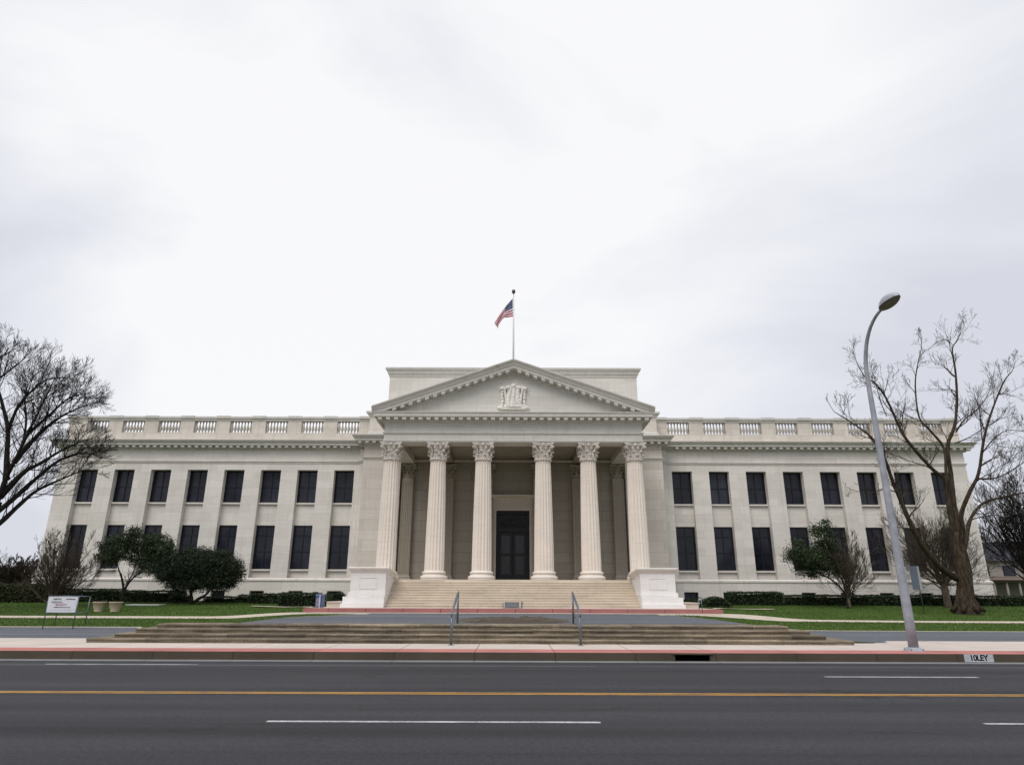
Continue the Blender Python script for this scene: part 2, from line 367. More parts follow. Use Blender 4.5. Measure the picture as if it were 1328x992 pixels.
m = MB(); m.add([(-900, -900, -0.06), (900, -900, -0.06), (900, 23.2, -0.06), (-900, 23.2, -0.06)], [(0, 1, 2, 3)]); tag(m.build('verge', GRASS), kind='structure')
m = MB(); m.add([(-900, -4, 0), (900, -4, 0), (900, 18.5, 0), (-900, 18.5, 0)], [(0, 1, 2, 3)]); tag(m.build('road', ROAD), 'dark grey asphalt road across the foreground', kind='structure')
m = MB(); m.box(-900, 900, 18.5, 18.9, -0.05, 0.012); tag(m.build('gutter', GUTTER), kind='structure')
# kerb with the opening of the storm drain
m = MB(); m.box(-900, 4.28, 18.9, 19.08, -0.05, 0.213).box(5.22, 900, 18.9, 19.08, -0.05, 0.213).box(4.28, 5.22, 18.9, 19.08, 0.175, 0.213)
tag(m.build('kerb', KERBM), 'brown stained concrete kerb along the road', kind='structure')
m = MB(); m.box(-900, 900, 19.08, 20.0, 0.185, 0.215)
m.box(-900, 900, 18.903, 19.08, 0.2135, 0.216); tag(m.build('red_paving_strip', REDTOP), 'red painted strip behind the kerb', kind='structure')
m = MB(); m.box(-900, 900, 20.0, 24.35, 0.1, 0.211); tag(m.build('sidewalk', WALK), 'pale concrete pavement in front of the weathered steps', kind='structure')
dr = thing('storm_drain', (4.75, 18.9, 0), 'black storm drain opening in the brown kerb, right of the handrails', 'storm drain')
m = MB(); m.box(4.28, 5.22, 19.09, 19.4, -0.05, 0.172); m.build('void', BLACK, dr)
m = MB(); m.box(4.20, 5.30, 18.86, 18.897, 0.176, 0.2125); m.box(4.2, 5.3, 18.86, 18.897, 0.0125, 0.022); m.build('frame', KERBM, dr)
# road markings
def mark(name, rects, mat, label, z=0.004):
    m = MB()
    for x0, x1, y0, y1 in rects: m.add([(x0, y0, z), (x1, y0, z), (x1, y1, z), (x0, y1, z)], [(0, 1, 2, 3)])
    tag(m.build(name, mat), label, kind='structure')
mark('lane_line', [(-3.5 + 10*k, 1.15 + 10*k, 10.09, 10.20) for k in range(-12, 13)], WPAINT, 'dashed white line on the near carriageway')
mark('lane_line', [(6.75 + 9.1*k, 10.1 + 9.1*k, 15.52, 15.66) for k in range(0, 12)], WPAINT, 'dashed white line on the far carriageway')
mark('edge_line', [(-200, 2.0, 17.53, 17.60), (2.9, 200, 17.53, 17.58)], WFAINT, 'worn white edge line by the gutter')
mark('edge_line', [(-11.7, -7.9, 17.66, 17.76)], WPAINT, 'short fresh white dash by the gutter')
mark('centre_line', [(-400, 400, 12.77, 12.85), (-400, 400, 12.92, 13.0)], YPAINT, 'double yellow centre line')
# drive, path, plaza
def g_edge(X):
    a = abs(X + 0.1)
    return lin(a, (6.8, 7.6, 9, 11.5, 14, 16), (38.0, 35.2, 31.8, 29.9, 29.7, 29.7)) + (0.6 if X < -16 else 0)
xsd = [x for x in XS if abs(x) <= 180]
fine = sorted(set(xsd + [round(x, 3) for x in np.arange(-17, 17, 0.25)]))
sheet('drive', DRIVE, fine, lambda X: 23.15, g_edge, 20, 0.012, 'grey asphalt drive curving past the weathered steps')
sheet('drive_edging', PATHM, [x for x in fine if abs(x) > 8], lambda X: g_edge(X) + 0.0, lambda X: g_edge(X) + 0.28, 2, 0.02) if False else None
for sgn in (-1, 1):
    xe = [x for x in fine if x*sgn >= 7.6]
    sheet('drive_edging', PATHM, xe, g_edge, lambda X: g_edge(X) + 0.32, 2, 0.022, 'narrow pale edging between drive and lawn')
    sheet('path', PATHM, [x for x in fine if x*sgn >= 7.3], lambda X: 35.3 + 0.9*sm(8, 14, abs(X)), lambda X: 38.0, 6, 0.016, 'pale path between the two strips of lawn')
    sheet('plaza_edging', PATHM, [x for x in fine if 11.6 <= x*sgn <= 17], lambda X: 40.2 + 4.6*sm(11, 17, abs(X)), lambda X: 40.7 + 4.6*sm(11, 17, abs(X)), 4, 0.07, 'thin pale edging round the hedge')
m = MB(); m.box(-11.5, 11.5, 38.16, 53.4, 0.6, 0.915); tag(m.build('plaza', PLAZA), 'pale paving between red kerb and stairs', kind='structure')
m = MB(); m.box(-11.5, 11.5, 38.0, 38.16, 0.45, 0.922); m.box(-11.5, 11.5, 38.16, 39.3, 0.9152, 0.9195); tag(m.build('red_kerb', REDK), 'red painted kerb below the main stairs', kind='structure')
sheet('plaza_gutter', PATHM, [x for x in fine if abs(x) <= 11], lambda X: 36.7, lambda X: 37.99, 3, 0.024, 'pale gutter at the foot of the red kerb')
# planting island behind the steps
m = MB(); nx, ny = 44, 16; v = []
for i in range(nx+1):
    for j in range(ny+1):
        u, t = i/nx*2-1, j/ny*2-1; rr = min(1, math.sqrt(abs(u)**2.6 + t*t))
        X, Y = 0.0 + 2.25*u, 27.2 + 1.9*t
        h = 0.16*max(0, 1-rr**3) * (0.6 + 0.9*noise.noise(Vector((X*3, Y*3, 0)))) + (0.02 if rr < 0.98 else -0.05)
        v.append((X, Y, zf(X, Y) + 0.012 + h))
m.add(v, [(i*(ny+1)+j, (i+1)*(ny+1)+j, (i+1)*(ny+1)+j+1, i*(ny+1)+j+1) for i in range(nx) for j in range(ny)])
isl = m.build('planting_bed', MULCH); tag(isl, 'low bed of dark brown mulch in the drive behind the weathered steps', 'planting bed')

# ------------------------------------------------------------------ lower weathered steps
st = thing('weathered_steps', (-1.2, 22.0, 0.21), 'wide flight of four brown weathered stone steps beside the pavement', 'steps')
lv = [(-13.4, 10.65, 22.0), (-12.75, 9.95, 22.36), (-12.3, 9.6, 22.72), (-11.8, 9.05, 23.08)]
rise = 0.128
for k, (xa, xb, y0) in enumerate(lv):
    m = MB(); x = xa; rr = random.Random(k+3)
    while x < xb - 0.01:
        x2 = min(xb, x + rr.uniform(1.6, 2.6))
        if xb - x2 < 0.7: x2 = xb
        z1 = 0.211 + rise*(k+1) + rr.uniform(-0.006, 0.006); yy = y0 + rr.uniform(-0.012, 0.012)
        # worn nosing: subdivided front edge
        ns = max(4, int((x2-x)/0.12)); v = []
        for i in range(ns+1):
            X = x + 0.003 + (x2-x-0.006)*i/ns; q = noise.noise(Vector((X*2.1, k*7.3, 0)))*0.014 + noise.noise(Vector((X*9, k*3.3, 5)))*0.008
            v += [(X, yy+0.026+q*.5, 0.2 + rise*k - 0.002), (X, yy+0.022+q*0.8, z1 - 0.056), (X, yy + q, z1 - 0.052 + q*0.4), (X, yy + q, z1 - 0.02 + q*0.4), (X, yy + 0.02 + q, z1 + q*0.2), (X, 24.05, z1)]
        f = []
        for i in range(ns):
            for j in range(5): f.append((i*6+j, (i+1)*6+j, (i+1)*6+j+1, i*6+j+1))
        f.append((0, 1, 2, 3, 4, 5)); e0 = ns*6; f.append((e0+5, e0+4, e0+3, e0+2, e0+1, e0))
        m.add(v, f); m.box(x, x2, 23.95, 24.06, 0.1, z1-0.004)
        x = x2
    m.box(xa + 0.01, xb-0.01, y0 + 0.09, 24.0, 0.2, 0.2 + rise*(k+1) - 0.03)
    m.build('step', OLDSTEP, st)

# ------------------------------------------------------------------ the building
BL = Vector((0, 53.9, 0.9))
bd = thing('columned_building', BL, 'long pale stone neoclassical building with six columns, pediment and two windowed wings', 'building')
YW = 53.9        # wing wall face
YC = 52.0        # central block face
YP = 44.35       # portico entablature face
WX = [13.95 + 3.03*i for i in range(8)]
WR = [13.98 + 3.06*i for i in range(8)]
HALF = 37.6
def zrow(m, x0, x1, y0, y1, z0, z1): m.box(x0, x1, y0, y1, z0, z1)
for sg, xs in ((-1, WX), (1, WR)):
    m = MB()
    def B(a, b, *r): m.box(min(sg*a, sg*b), max(sg*a, sg*b), *r)
    B(9.5, HALF-0.002, 54.55, 74, 0.5, 13.2)                      # core
    op = 0.83
    edges = [12.0] + [e for x in xs for e in (x-op, x+op)] + [HALF]
    for i in range(0, len(edges), 2): B(edges[i], edges[i+1], YW, 54.55 if i < len(edges)-2 else 74.0, 2.83, 11.40)
    B(12.0, HALF, YW, 54.6, 11.40, 13.1)
    B(HALF-0.3, HALF, 54.6, 74, 11.4, 13.1)
    # basement with openings
    e2 = [9.3] + [e for x in xs for e in (x-0.56, x+0.56)] + [HALF+0.1]
    for i in range(0, len(e2), 2): B(e2[i], e2[i+1], YW-0.1, 54.55, 1.0 if i < 0 else 0.5, 1.88)
    B(9.3, HALF+0.1, YW-0.1, 54.55, 1.88, 2.58); B(9.3, HALF+0.1, YW-0.1, 54.55, 0.4, 1.12)
    B(HALF-0.5, HALF+0.1, 54.55, 74, 0.4, 2.58)
    B(12.0, 12.62, 53.5, YW, 2.6, 13.1)                           # return pilaster beside the central block
    B(12.0, 12.72, 53.4, YW-0.1, 0.4, 2.6)
    m.build('wall', WALL, bd)
    for x in xs:
        for za, zb_ in ((6.95, 8.62), (2.83, 3.38)):
            m = MB(); B(x-op, x+op, 54.38, 54.55, za, zb_); m.build('spandrel', WALL, bd, (sg*x, 54.4, za))
    m = MB()                                                       # water table and string mouldings
    a, b = sorted((sg*9.3, sg*HALF))
    m.ring(a, b, YW, 74, [(0.1, 2.58), (0.16, 2.62), (0.16, 2.74), (0.02, 2.84)], cap=False)
    m.ring(a, b, YW, 74, [(0, 11.93), (0.05, 11.95), (0.05, 12.03), (0.12, 12.08), (0.12, 12.14), (0, 12.16)], cap=False)
    m.ring(min(sg*12, sg*12.62), max(sg*12, sg*12.62), 53.5, YW, [(0, 11.93), (0.05, 11.95), (0.05, 12.03), (0.12, 12.08), (0.12, 12.14), (0, 12.16)], cap=False)
    m.ring(min(sg*12, sg*12.62), max(sg*12, sg*12.62), 53.5, YW, [(0.1, 2.58), (0.16, 2.62), (0.16, 2.74), (0.02, 2.84)], cap=False)
    m.build('moulding', TRIM, bd)
    m = MB()                                                       # cornice
    CP = [(0, 13.02), (0.06, 13.08), (0.06, 13.14), (0.22, 13.16), (0.22, 13.34), (0.62, 13.37), (0.64, 13.56), (0.72, 13.58), (0.84, 13.74), (0.84, 13.78), (0.0, 13.83)]
    m.ring(a, b, YW, 74, CP)
    k = 0; x = 13.6
    while x < HALF + 0.5:
        B(x-0.13, x+0.13, YW-0.56, YW-0.2, 13.19, 13.375); x += 0.575
    y = YW - 0.1
    while y < 73: B(HALF+0.2, HALF+0.56, y-0.13, y+0.13, 13.19, 13.375); y += 0.575
    m.build('cornice', GREYTRIM, bd)
    m = MB(); B(12, HALF-0.4, 54.6, 73.5, 13.2, 13.9); m.build('roof', ROOFM, bd)

def make_window(z0, z1, wd, mx_rows, y, sill, name):
    """one window; the origin is at its foot"""
    og = (0, y, z0)
    m = MB(); f = 0.085; hw = wd/2
    m.box(-hw, -hw+f, y-0.09, y+0.03, z0, z1).box(hw-f, hw, y-0.09, y+0.03, z0, z1)
    m.box(-hw+f, hw-f, y-0.09, y+0.03, z1-f, z1).box(-hw+f, hw-f, y-0.09, y+0.03, z0, z0+f)
    m.box(-0.035, 0.035, y-0.075, y+0.03, z0+f, z1-f)
    for t in mx_rows:
        zz = z0 + (z1-z0)*t
        m.box(-hw+f, -0.035, y-0.07, y+0.03, zz-0.035, zz+0.035).box(0.035, hw-f, y-0.07, y+0.03, zz-0.035, zz+0.035)
    fr = m.build('window', FRAME, bd, og)
    m = MB(); m.box(-hw+f-0.01, hw-f+0.01, y-0.02, y+0.02, z0+f-0.01, z1-f+0.01); m.build('pane', GLASS, fr, og)
    if sill: 
        m = MB(); m.box(-hw-0.002, hw+0.002, y-0.30, y+0.03, z0-0.13, z0-0.002); m.build('sill', TRIM, fr, og)
    return fr
w_up = make_window(8.76, 11.40, 1.655, (0.49,), 54.5, True, 'upper')
w_lo = make_window(3.52, 6.94, 1.655, (0.40, 0.77), 54.5, True, 'lower')
w_ba = make_window(1.13, 1.88, 1.115, (), 54.2, False, 'base')
first = True
for sg, xs in ((-1, WX), (1, WR)):
    for x in xs:
        for wn in (w_up, w_lo, w_ba):
            loc = Vector(wn.location); 
            if first: wn.location.x = sg*x
            else: loc.x = sg*x; copy_tree(wn, loc, bd)
        first = False

# balustrade: a base course, dies, rail and bays of balusters
BY0, BY1 = 53.98, 54.36
bprof = [(0.09, 0), (0.09, .07), (.045, .10), (.07, .2), (.105, .36), (.095, .48), (.052, .68), (.038, .84), (.07, .90), (.05, .95), (.09, .97), (.09, 1.05)]
proto_b = None
for sg, xs in ((-1, WX), (1, WR)):
    m = MB(); rail = MB()
    def B(a, b, *r): m.box(min(sg*a, sg*b), max(sg*a, sg*b), *r)
    B(11.6, HALF, BY0-0.03, BY1+0.03, 13.8, 14.55)
    half = 0.93; edges = [12.0] + [e for x in xs for e in (x-half, x+half)] + [HALF]
    for i in range(0, len(edges), 2): B(edges[i], edges[i+1], BY0-0.015, BY1, 14.55, 15.6)
    B(HALF-0.4, HALF, BY1, 73, 13.8, 15.6)
    m.build('parapet', PARA, bd)
    def RB(a, b, *r): rail.box(min(sg*a, sg*b), max(sg*a, sg*b), *r)
    RB(11.7, HALF+0.06, BY0-0.06, BY1+0.06, 15.6, 15.78); RB(11.7, HALF+0.14, BY0-0.14, BY1+0.14, 15.78, 15.95)
    RB(HALF-0.4, HALF+0.1, BY1+0.15, 73, 15.6, 15.95)
    for i in range(0, len(edges), 2): RB(edges[i]+0.02, edges[i+1]-0.02 if i < len(edges)-2 else HALF+0.18, BY0-0.18, BY1+0.18, 15.79, 16.0)
    rail.build('rail', GREYTRIM, bd)
    for bi, x in enumerate(xs):
        if bi < 7:
            for k in range(7):
                xx = sg*x + (k-3)*0.262
                if proto_b is None:
                    m = MB(); m.lathe(xx, 54.17, [(r*1.12, 14.55+z) for r, z in bprof], 10)
                    proto_b = m.build('baluster', BALU, bd, (xx, 54.17, 14.55))
                else:
                    l = Vector(proto_b.location); l.x = xx; c = proto_b.copy(); col.objects.link(c); c.location = l
        else:
            m = MB()
            for k in range(7): m.lathe(sg*x + (k-3)*0.262, 54.17, [(r, 14.55+z) for r, z in bprof], 10)
            o = m.build('balusters', BALU, bd); o['kind'] = 'stuff'

# central block
m = MB()
m.box(-12.05, 12.05, YC, 54.5, 2.6, 13.1) if False else None
for sg in (-1, 1):
    m = MB(); a, b = sorted((sg*8.98, sg*12.0)); m.box(a, b, YC, 60, 2.4, 13.1)
    a, b = sorted((sg*8.98, sg*12.1)); m.box(a, b, YC-0.1, 60, 0.5, 2.4)
    m.build('wall', SLAB, bd)
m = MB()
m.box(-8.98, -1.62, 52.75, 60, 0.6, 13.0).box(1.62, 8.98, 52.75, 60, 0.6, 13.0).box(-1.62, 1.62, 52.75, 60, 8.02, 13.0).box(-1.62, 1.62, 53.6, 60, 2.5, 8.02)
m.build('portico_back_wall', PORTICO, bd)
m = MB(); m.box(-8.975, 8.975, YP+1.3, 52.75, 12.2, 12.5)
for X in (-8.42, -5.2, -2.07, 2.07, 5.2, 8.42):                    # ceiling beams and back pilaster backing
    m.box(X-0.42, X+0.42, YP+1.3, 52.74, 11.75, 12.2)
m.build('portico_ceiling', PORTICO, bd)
CP2 = [(0, 13.02), (0.06, 13.08), (0.06, 13.14), (0.22, 13.16), (0.22, 13.34), (0.66, 13.37), (0.68, 13.56), (0.76, 13.58), (0.9, 13.76), (0.9, 13.8), (0.0, 13.85)]
m = MB(); m.ring(-12.0, 12.0, YC, 60, CP2)
MO = [(0, 11.93), (0.05, 11.95), (0.05, 12.03), (0.12, 12.08), (0.12, 12.14), (0, 12.16)]
for sg in (-1, 1):
    a, b = sorted((sg*9.0, sg*12.0)); m.ring(a, b, YC, 60, MO, cap=False)
    for k in range(6):
        x = sg*(9.4 + 0.575*k); m.box(x-0.13, x+0.13, YC-0.60, YC-0.2, 13.19, 13.375)
    for k in range(3):
        y = YC + 0.2 + 0.575*k; x = sg*12.4; m.box(x-0.18, x+0.18, y-0.13, y+0.13, 13.19, 13.375)
m.build('cornice', GREYTRIM, bd)
m = MB(); m.box(-11.75, 11.75, YC+0.15, 60, 13.8, 15.7); m.build('parapet', PARA, bd)
m = MB(); m.ring(-11.75, 11.75, YC+0.15, 60, [(0, 15.5), (0.08, 15.55), (0.1, 15.72), (0.28, 15.8), (0.28, 15.95), (0, 16.0)]); m.ring(-11.75, 11.75, YC+0.15, 60, [(0.12, 13.8), (0.12, 14.2), (0.0, 14.28)], cap=False); m.build('coping', GREYTRIM, bd)
m = MB(); m.box(-10.5, 10.5, 53.0, 66, 15.7, 19.5); m.build('attic', stone('attic_stone', (0.71, 0.68, 0.635), (2.4, 0.9), 0.88, 0.1, 0.2), bd)
m = MB(); m.ring(-10.5, 10.5, 53.0, 66, [(0, 19.2), (0.05, 19.25), (0.07, 19.4), (0.16, 19.5), (0.2, 19.7), (0.34, 19.85), (0.36, 20.0), (0, 20.05)]); m.build('attic_cornice', GREYTRIM, bd)

# portico floor, stairs, pedestals
m = MB(); m.box(-9.3, 9.3, 44.0, 52.8, 0.7, 2.57)
m.build('portico_floor', STEP, bd)
m = MB(); rs = 1.655/11
for k in range(10):
    y0 = 41.0 + 0.3*k; z1 = 0.915 + rs*(k+1); rr = random.Random(k)
    x = -7.62 
    while x < 7.62 - 0.01:
        x2 = min(7.62, x + rr.uniform(1.5, 2.6)); x2 = 7.62 if 7.62 - x2 < 0.7 else x2
        j = rr.uniform(-0.006, 0.006)
        v = [(x+.004, y0+.03+j, z1-rs-.01), (x2-.004, y0+.03+j, z1-rs-.01), (x2-.004, y0+.03+j, z1-.05), (x+.004, y0+.03+j, z1-.05),
             (x+.004, y0+j, z1-.045), (x2-.004, y0+j, z1-.045), (x2-.004, y0+j, z1), (x+.004, y0+j, z1), (x+.004, y0+0.4, z1), (x2-.004, y0+0.4, z1)]
        m.add(v, [(0, 1, 2, 3), (3, 2, 5, 4), (4, 5, 6, 7), (7, 6, 9, 8)]); x = x2
    m.box(-7.61, 7.61, y0+0.08, 44.02, 0.7, z1-0.052)
m.box(-7.62, 7.62, 43.99, 44.2, 2.3, 2.575)
m.build('stairs', STEP, bd)
for sg in (-1, 1):
    p = MB(); a, b = sorted((sg*7.62, sg*9.72)); y1 = 44.15
    p.box(a, b, 41.0, 44.6, 1.7, 2.62)
    # upper body slopes down a little towards the portico
    zt, zb = 2.90, 2.62
    p.add([(a, 41.0, 2.62), (b, 41.0, 2.62), (b, y1, 2.60), (a, y1, 2.60), (a, 41.0, zt), (b, 41.0, zt), (b, y1, zb), (a, y1, zb)],
          [(4, 5, 6, 7), (0, 1, 5, 4), (1, 2, 6, 5), (2, 3, 7, 6), (3, 0, 4, 7)])
    c, d = sorted((sg*7.60, sg*9.80))
    p.ring(c, d, 40.92, 44.4, [(0, 1.5), (0.02, 1.62), (0.0, 1.8)], cap=True)
    c, d = sorted((sg*7.60, sg*10.05)); p.box(c, d, 40.72, 44.3, 1.14, 1.53)
    c, d = sorted((sg*7.58, sg*10.12)); p.box(c, d, 40.52, 44.3, 0.91, 1.14)
    # framed panel on the front
    pa, pb = sorted((sg*8.15, sg*9.2))
    for r in ((pa, pb, 2.60, 2.64), (pa, pb, 1.98, 2.02)): p.box(r[0], r[1], 40.975, 41.0, r[2], r[3])
    for r in ((pa, pa+.04), (pb-.04, pb)): p.box(r[0], r[1], 40.975, 41.0, 2.02, 2.60)
    pe = p.build('pedestal', WHITE, bd)
    q = MB(); n = [(0.0, 0.0), (0.06, 0.04), (0.08, 0.12), (0.18, 0.19), (0.2, 0.28), (0.12, 0.32)]
    v = []
    for o, z in n:
        v += [(a-o, 41.0-o, zt+z), (b+o, 41.0-o, zt+z), (b+o, y1+o*.3, zb+z), (a-o, y1+o*.3, zb+z)]
    f = []
    for i in range(len(n)-1):
        for j in range(4): k = (j+1) % 4; f.append((i*4+j, i*4+k, (i+1)*4+k, (i+1)*4+j))
    e0 = (len(n)-1)*4; f += [(e0, e0+1, e0+2, e0+3), (0, 3, 2, 1)]
    q.add(v, f); q.build('cap', TRIM, pe)
    c, d = sorted((sg*10.12, sg*11.2)); r = MB(); r.box(c, d, 41.6, 44.5, 0.9, 1.18); r.box(c, d+0.06*(sg > 0), 41.55, 44.5, 1.18, 1.24); r.build('side_ledge', PLAZA, bd)

# columns
CXS = (-8.42, -5.2, -2.07, 2.07, 5.2, 8.42)
def make_column():
    zb, zs, zc = 2.575, 3.12, 10.47
    m = MB(); nf = 18; per = 6; na = nf*per; rows = [0, .004, .15, .3, .45, .6, .75, .9, .995, 1]
    v = []; f = []
    for t in rows:
        r = 0.655 - 0.125*(t**1.5) ; z = zs + (zc-zs)*t
        fl = 0 if t in (0, 1) else 0.085
        for j in range(na):
            a = 2*math.pi*(j-2)/na - math.pi/2; q = (j % per)/per; d = fl*math.sin(math.pi*q/0.84) if q < 0.8 else 0
            v.append(((r-d)*math.cos(a), 45 + (r-d)*math.sin(a), z))
    for i in range(len(rows)-1):
        for j in range(na): k = (j+1) % na; f.append((i*na+j, i*na+k, (i+1)*na+k, (i+1)*na+j))
    m.add(v, f)
    sh = m.build('column', SHAFT, bd, (0, 45, zb))
    m = MB(); prof = []
    def tor(r0, z0, rr, hh, n=7):
        for i in range(n): a = -math.pi/2 + math.pi*i/(n-1); prof.append((r0 + rr*math.cos(a), z0 + hh*(1+math.sin(a))/2))
    prof += [(0.5, 2.575), (0.9, 2.575), (0.9, 2.62)]
    tor(0.80, 2.62, 0.10, 0.2); prof += [(0.80, 2.84), (0.74, 2.87), (0.73, 2.93), (0.76, 2.95)]
    tor(0.72, 2.95, 0.07, 0.13); prof += [(0.70, 3.1), (0.655, 3.14), (0.5, 3.14)]
    m.lathe(0, 45, prof, 40); m.build('base', SHAFT, sh, (0, 45, zb))
    cap_mb(0, 45, zc, 0.53, 0.80).build('capital', CARVED, sh, (0, 45, zb))
    return sh
def cap_mb(cx, cy, z0, r0, ra):
    """a leafy capital: necking, bell, two tiers of leaves, corner scrolls, concave abacus with rosettes"""
    m = MB(); H = 1.18
    m.lathe(cx, cy, [(r0, z0-.02), (r0+.07, z0), (r0+.095, z0+.035), (r0+.07, z0+.07), (r0-.06, z0+.09), (r0-.12, z0+.4), (r0-.08, z0+.75), (r0+.05, z0+.98), (r0+.08, z0+1.0)], 24)
    def leaf(a, zb, h, wd, out):
        nu, nv = 6, 8; v = []
        for j in range(nv+1):
            t = j/nv; lob = 1 - 0.42*abs(math.sin(t*math.pi*3.0))
            ww = wd*(1 - 0.55*t**2)*lob
            rr = r0 - 0.01 + 0.05*math.sin(t*math.pi*.8) + out*max(0, t-0.5)**1.4*3.6
            zz = zb + h*(t if t < 0.8 else 0.8 + (t-0.8)*0.2 - (t-.8)**2*3.5)
            for i in range(nu+1):
                u = i/nu*2-1; rg = 0.035*(1-abs(u)) + 0.018*math.cos(u*9)
                ang = a + u*ww/(2*r0); R_ = rr + rg
                v.append((cx + R_*math.cos(ang), cy + R_*math.sin(ang), zz - 0.05*abs(u)*t))
        k = len(v)
        v += [(cx + (x-cx)*0.90, cy + (y-cy)*0.90, z-0.02) for x, y, z in v]
        f = []
        for j in range(nv):
            for i in range(nu):
                p = j*(nu+1)+i; f.append((p, p+1, p+nu+2, p+nu+1)); f.append((k+p, k+p+nu+1, k+p+nu+2, k+p+1))
        for j in range(nv):
            for s_ in (0, nu): p = j*(nu+1)+s_; f.append((p, p+nu+1, k+p+nu+1, k+p))
        p = nv*(nu+1)
        for i in range(nu): f.append((p+i, p+i+1, k+p+i+1, k+p+i))
        m.add(v, f)
    for i in range(8): leaf(2*math.pi*(i+.25)/8, z0+.08, .40, .36, .12)
    for i in range(8): leaf(2*math.pi*(i+.75)/8, z0+.10, .72, .34, .15)
    for i in range(4):                                          # corner scrolls
        a = math.pi/4 + i*math.pi/2; ca, sa = math.cos(a), math.sin(a)
        for off in (-0.07, 0.07):
            pts = []; rad = []
            for k in range(16):
                t = k/15
                if t < 0.45: q = t/0.45; R_ = r0 + .03 + .25*q**1.6 + 0.05*q; Z = z0 + .48 + .50*q
                else:
                    q = (t-.45)/.55; th = math.pi*0.5 - q*math.pi*2.3; rr = 0.105*(1-0.72*q); R_ = r0 + .34 + rr*math.cos(th); Z = z0 + .88 + rr*math.sin(th)
                pts.append((cx + R_*ca - off*sa*(1-t*.3), cy + R_*sa + off*ca*(1-t*.3), Z)); rad.append(0.042 - 0.012*t)
            m.tube(pts, rad, 6)
        a2 = i*math.pi/2; c2, s2 = math.cos(a2), math.sin(a2)   # middle helices and rosette
        for sgn in (-1, 1):
            pts = []
            for k in range(12):
                t = k/11; th = t*math.pi*1.8; rr = 0.09*(1-.5*t)
                tx = sgn*(0.20 - t*0.05 - rr*math.cos(th)*0.9); Z = z0 + .82 + rr*math.sin(th)
                R_ = r0 + .12; pts.append((cx + R_*c2 - tx*s2, cy + R_*s2 + tx*c2, Z))
            m.tube(pts, 0.03, 5)
        R_ = ra - 0.13
        m.lathe(0, 0, [(0.001, 0)], 3, cap=False) if False else None
        v = []; nn = 10
        for k in range(nn):
            th = 2*math.pi*k/nn; q = 0.15 if k % 2 else 0.10
            v.append((cx + R_*c2 - q*math.cos(th)*s2, cy + R_*s2 + q*math.cos(th)*c2, z0 + 1.06 + q*math.sin(th)))
        v.append((cx + (R_+.09)*c2, cy + (R_+.09)*s2, z0+1.06)); v.append((cx + (R_-.1)*c2, cy + (R_-.1)*s2, z0+1.06))
        m.add(v, [(k, (k+1) % nn, nn) for k in range(nn)] + [((k+1) % nn, k, nn+1) for k in range(nn)])
    # abacus with concave sides
    pl = []
    for i in range(4):
        a = math.pi/4 + i*math.pi/2; nx_ = math.pi/4 + (i+1)*math.pi/2
        P0 = Vector((math.cos(a), math.sin(a)))*ra*1.36; P1 = Vector((math.cos(nx_), math.sin(nx_)))*ra*1.36
        tdir = (P1-P0).normalized(); nrm = Vector((tdir.y, -tdir.x))
        if nrm.dot((P0+P1)/2) < 0: nrm = -nrm
        for t in (0.05, .2, .35, .5, .65, .8, .95): pl.append(P0 + (P1-P0)*t - nrm*(0.17*math.sin(math.pi*t)))
    nn = len(pl); v = []
    for s_, z in ((0.93, z0+1.0), (0.96, z0+1.07), (1.0, z0+1.10), (1.0, z0+H+0.005)): v += [(cx + p.x*s_, cy + p.y*s_, z) for p in pl]
    f = [(r*nn+k, r*nn+(k+1) % nn, (r+1)*nn+(k+1) % nn, (r+1)*nn+k) for r in range(3) for k in range(nn)]
    f += [tuple(range(nn))[::-1], tuple(3*nn+k for k in range(nn))]; m.add(v, f)
    return m
c0 = make_column()
for i, X in enumerate(CXS):
    if i == 0: c0.location.x = X
    else: copy_tree(c0, (X, c0.location.y, c0.location.z), bd)
# back pilasters
def make_pilaster():
    m = MB(); og = (0, 52.7, 2.575)
    m.box(-0.46, 0.46, 52.32, 52.76, 3.0, 10.5)
    for k in range(6): x = -0.35 + k*0.14; m.box(x-0.035, x+0.035, 52.27, 52.32, 3.2, 10.3)
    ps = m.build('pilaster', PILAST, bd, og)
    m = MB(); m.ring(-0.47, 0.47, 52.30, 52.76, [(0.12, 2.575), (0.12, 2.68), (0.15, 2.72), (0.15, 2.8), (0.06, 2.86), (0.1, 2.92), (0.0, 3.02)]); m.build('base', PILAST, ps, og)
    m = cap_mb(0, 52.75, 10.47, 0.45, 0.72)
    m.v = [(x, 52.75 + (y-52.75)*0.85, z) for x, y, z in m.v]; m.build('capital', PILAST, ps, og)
    return ps
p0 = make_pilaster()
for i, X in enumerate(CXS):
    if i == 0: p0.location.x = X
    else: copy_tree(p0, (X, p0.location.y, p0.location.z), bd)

# portico entablature
m = MB()
m.box(-8.95, 8.95, YP, YP+1.3, 11.66, 13.1)
for sg in (-1, 1):
    a, b = sorted((sg*7.9, sg*8.95)); m.box(a, b, YP+1.3, 52.1, 11.66, 13.1)
m.box(-8.6, 8.6, YP+0.1, 52, 13.1, 13.6)
m.build('entablature', GREYTRIM, bd)
m = MB()
m.ring(-8.95, 8.95, YP, 51.9, [(0.0, 11.70), (0.05, 11.72), (0.05, 11.86), (0.0, 11.87)], cap=False)
m.ring(-8.95, 8.95, YP, 51.9, [(0, 12.2), (0.05, 12.22), (0.1, 12.30), (0.1, 12.36), (0, 12.38)], cap=False)
CP3 = [(0, 13.02), (0.06, 13.06), (0.06, 13.10), (0.22, 13.12), (0.22, 13.30), (0.66, 13.33), (0.68, 13.55), (0.74, 13.60), (0.74, 13.66), (0.0, 13.72)]
m.ring(-8.95, 8.95, YP, 51.9, CP3)
x = -9.2
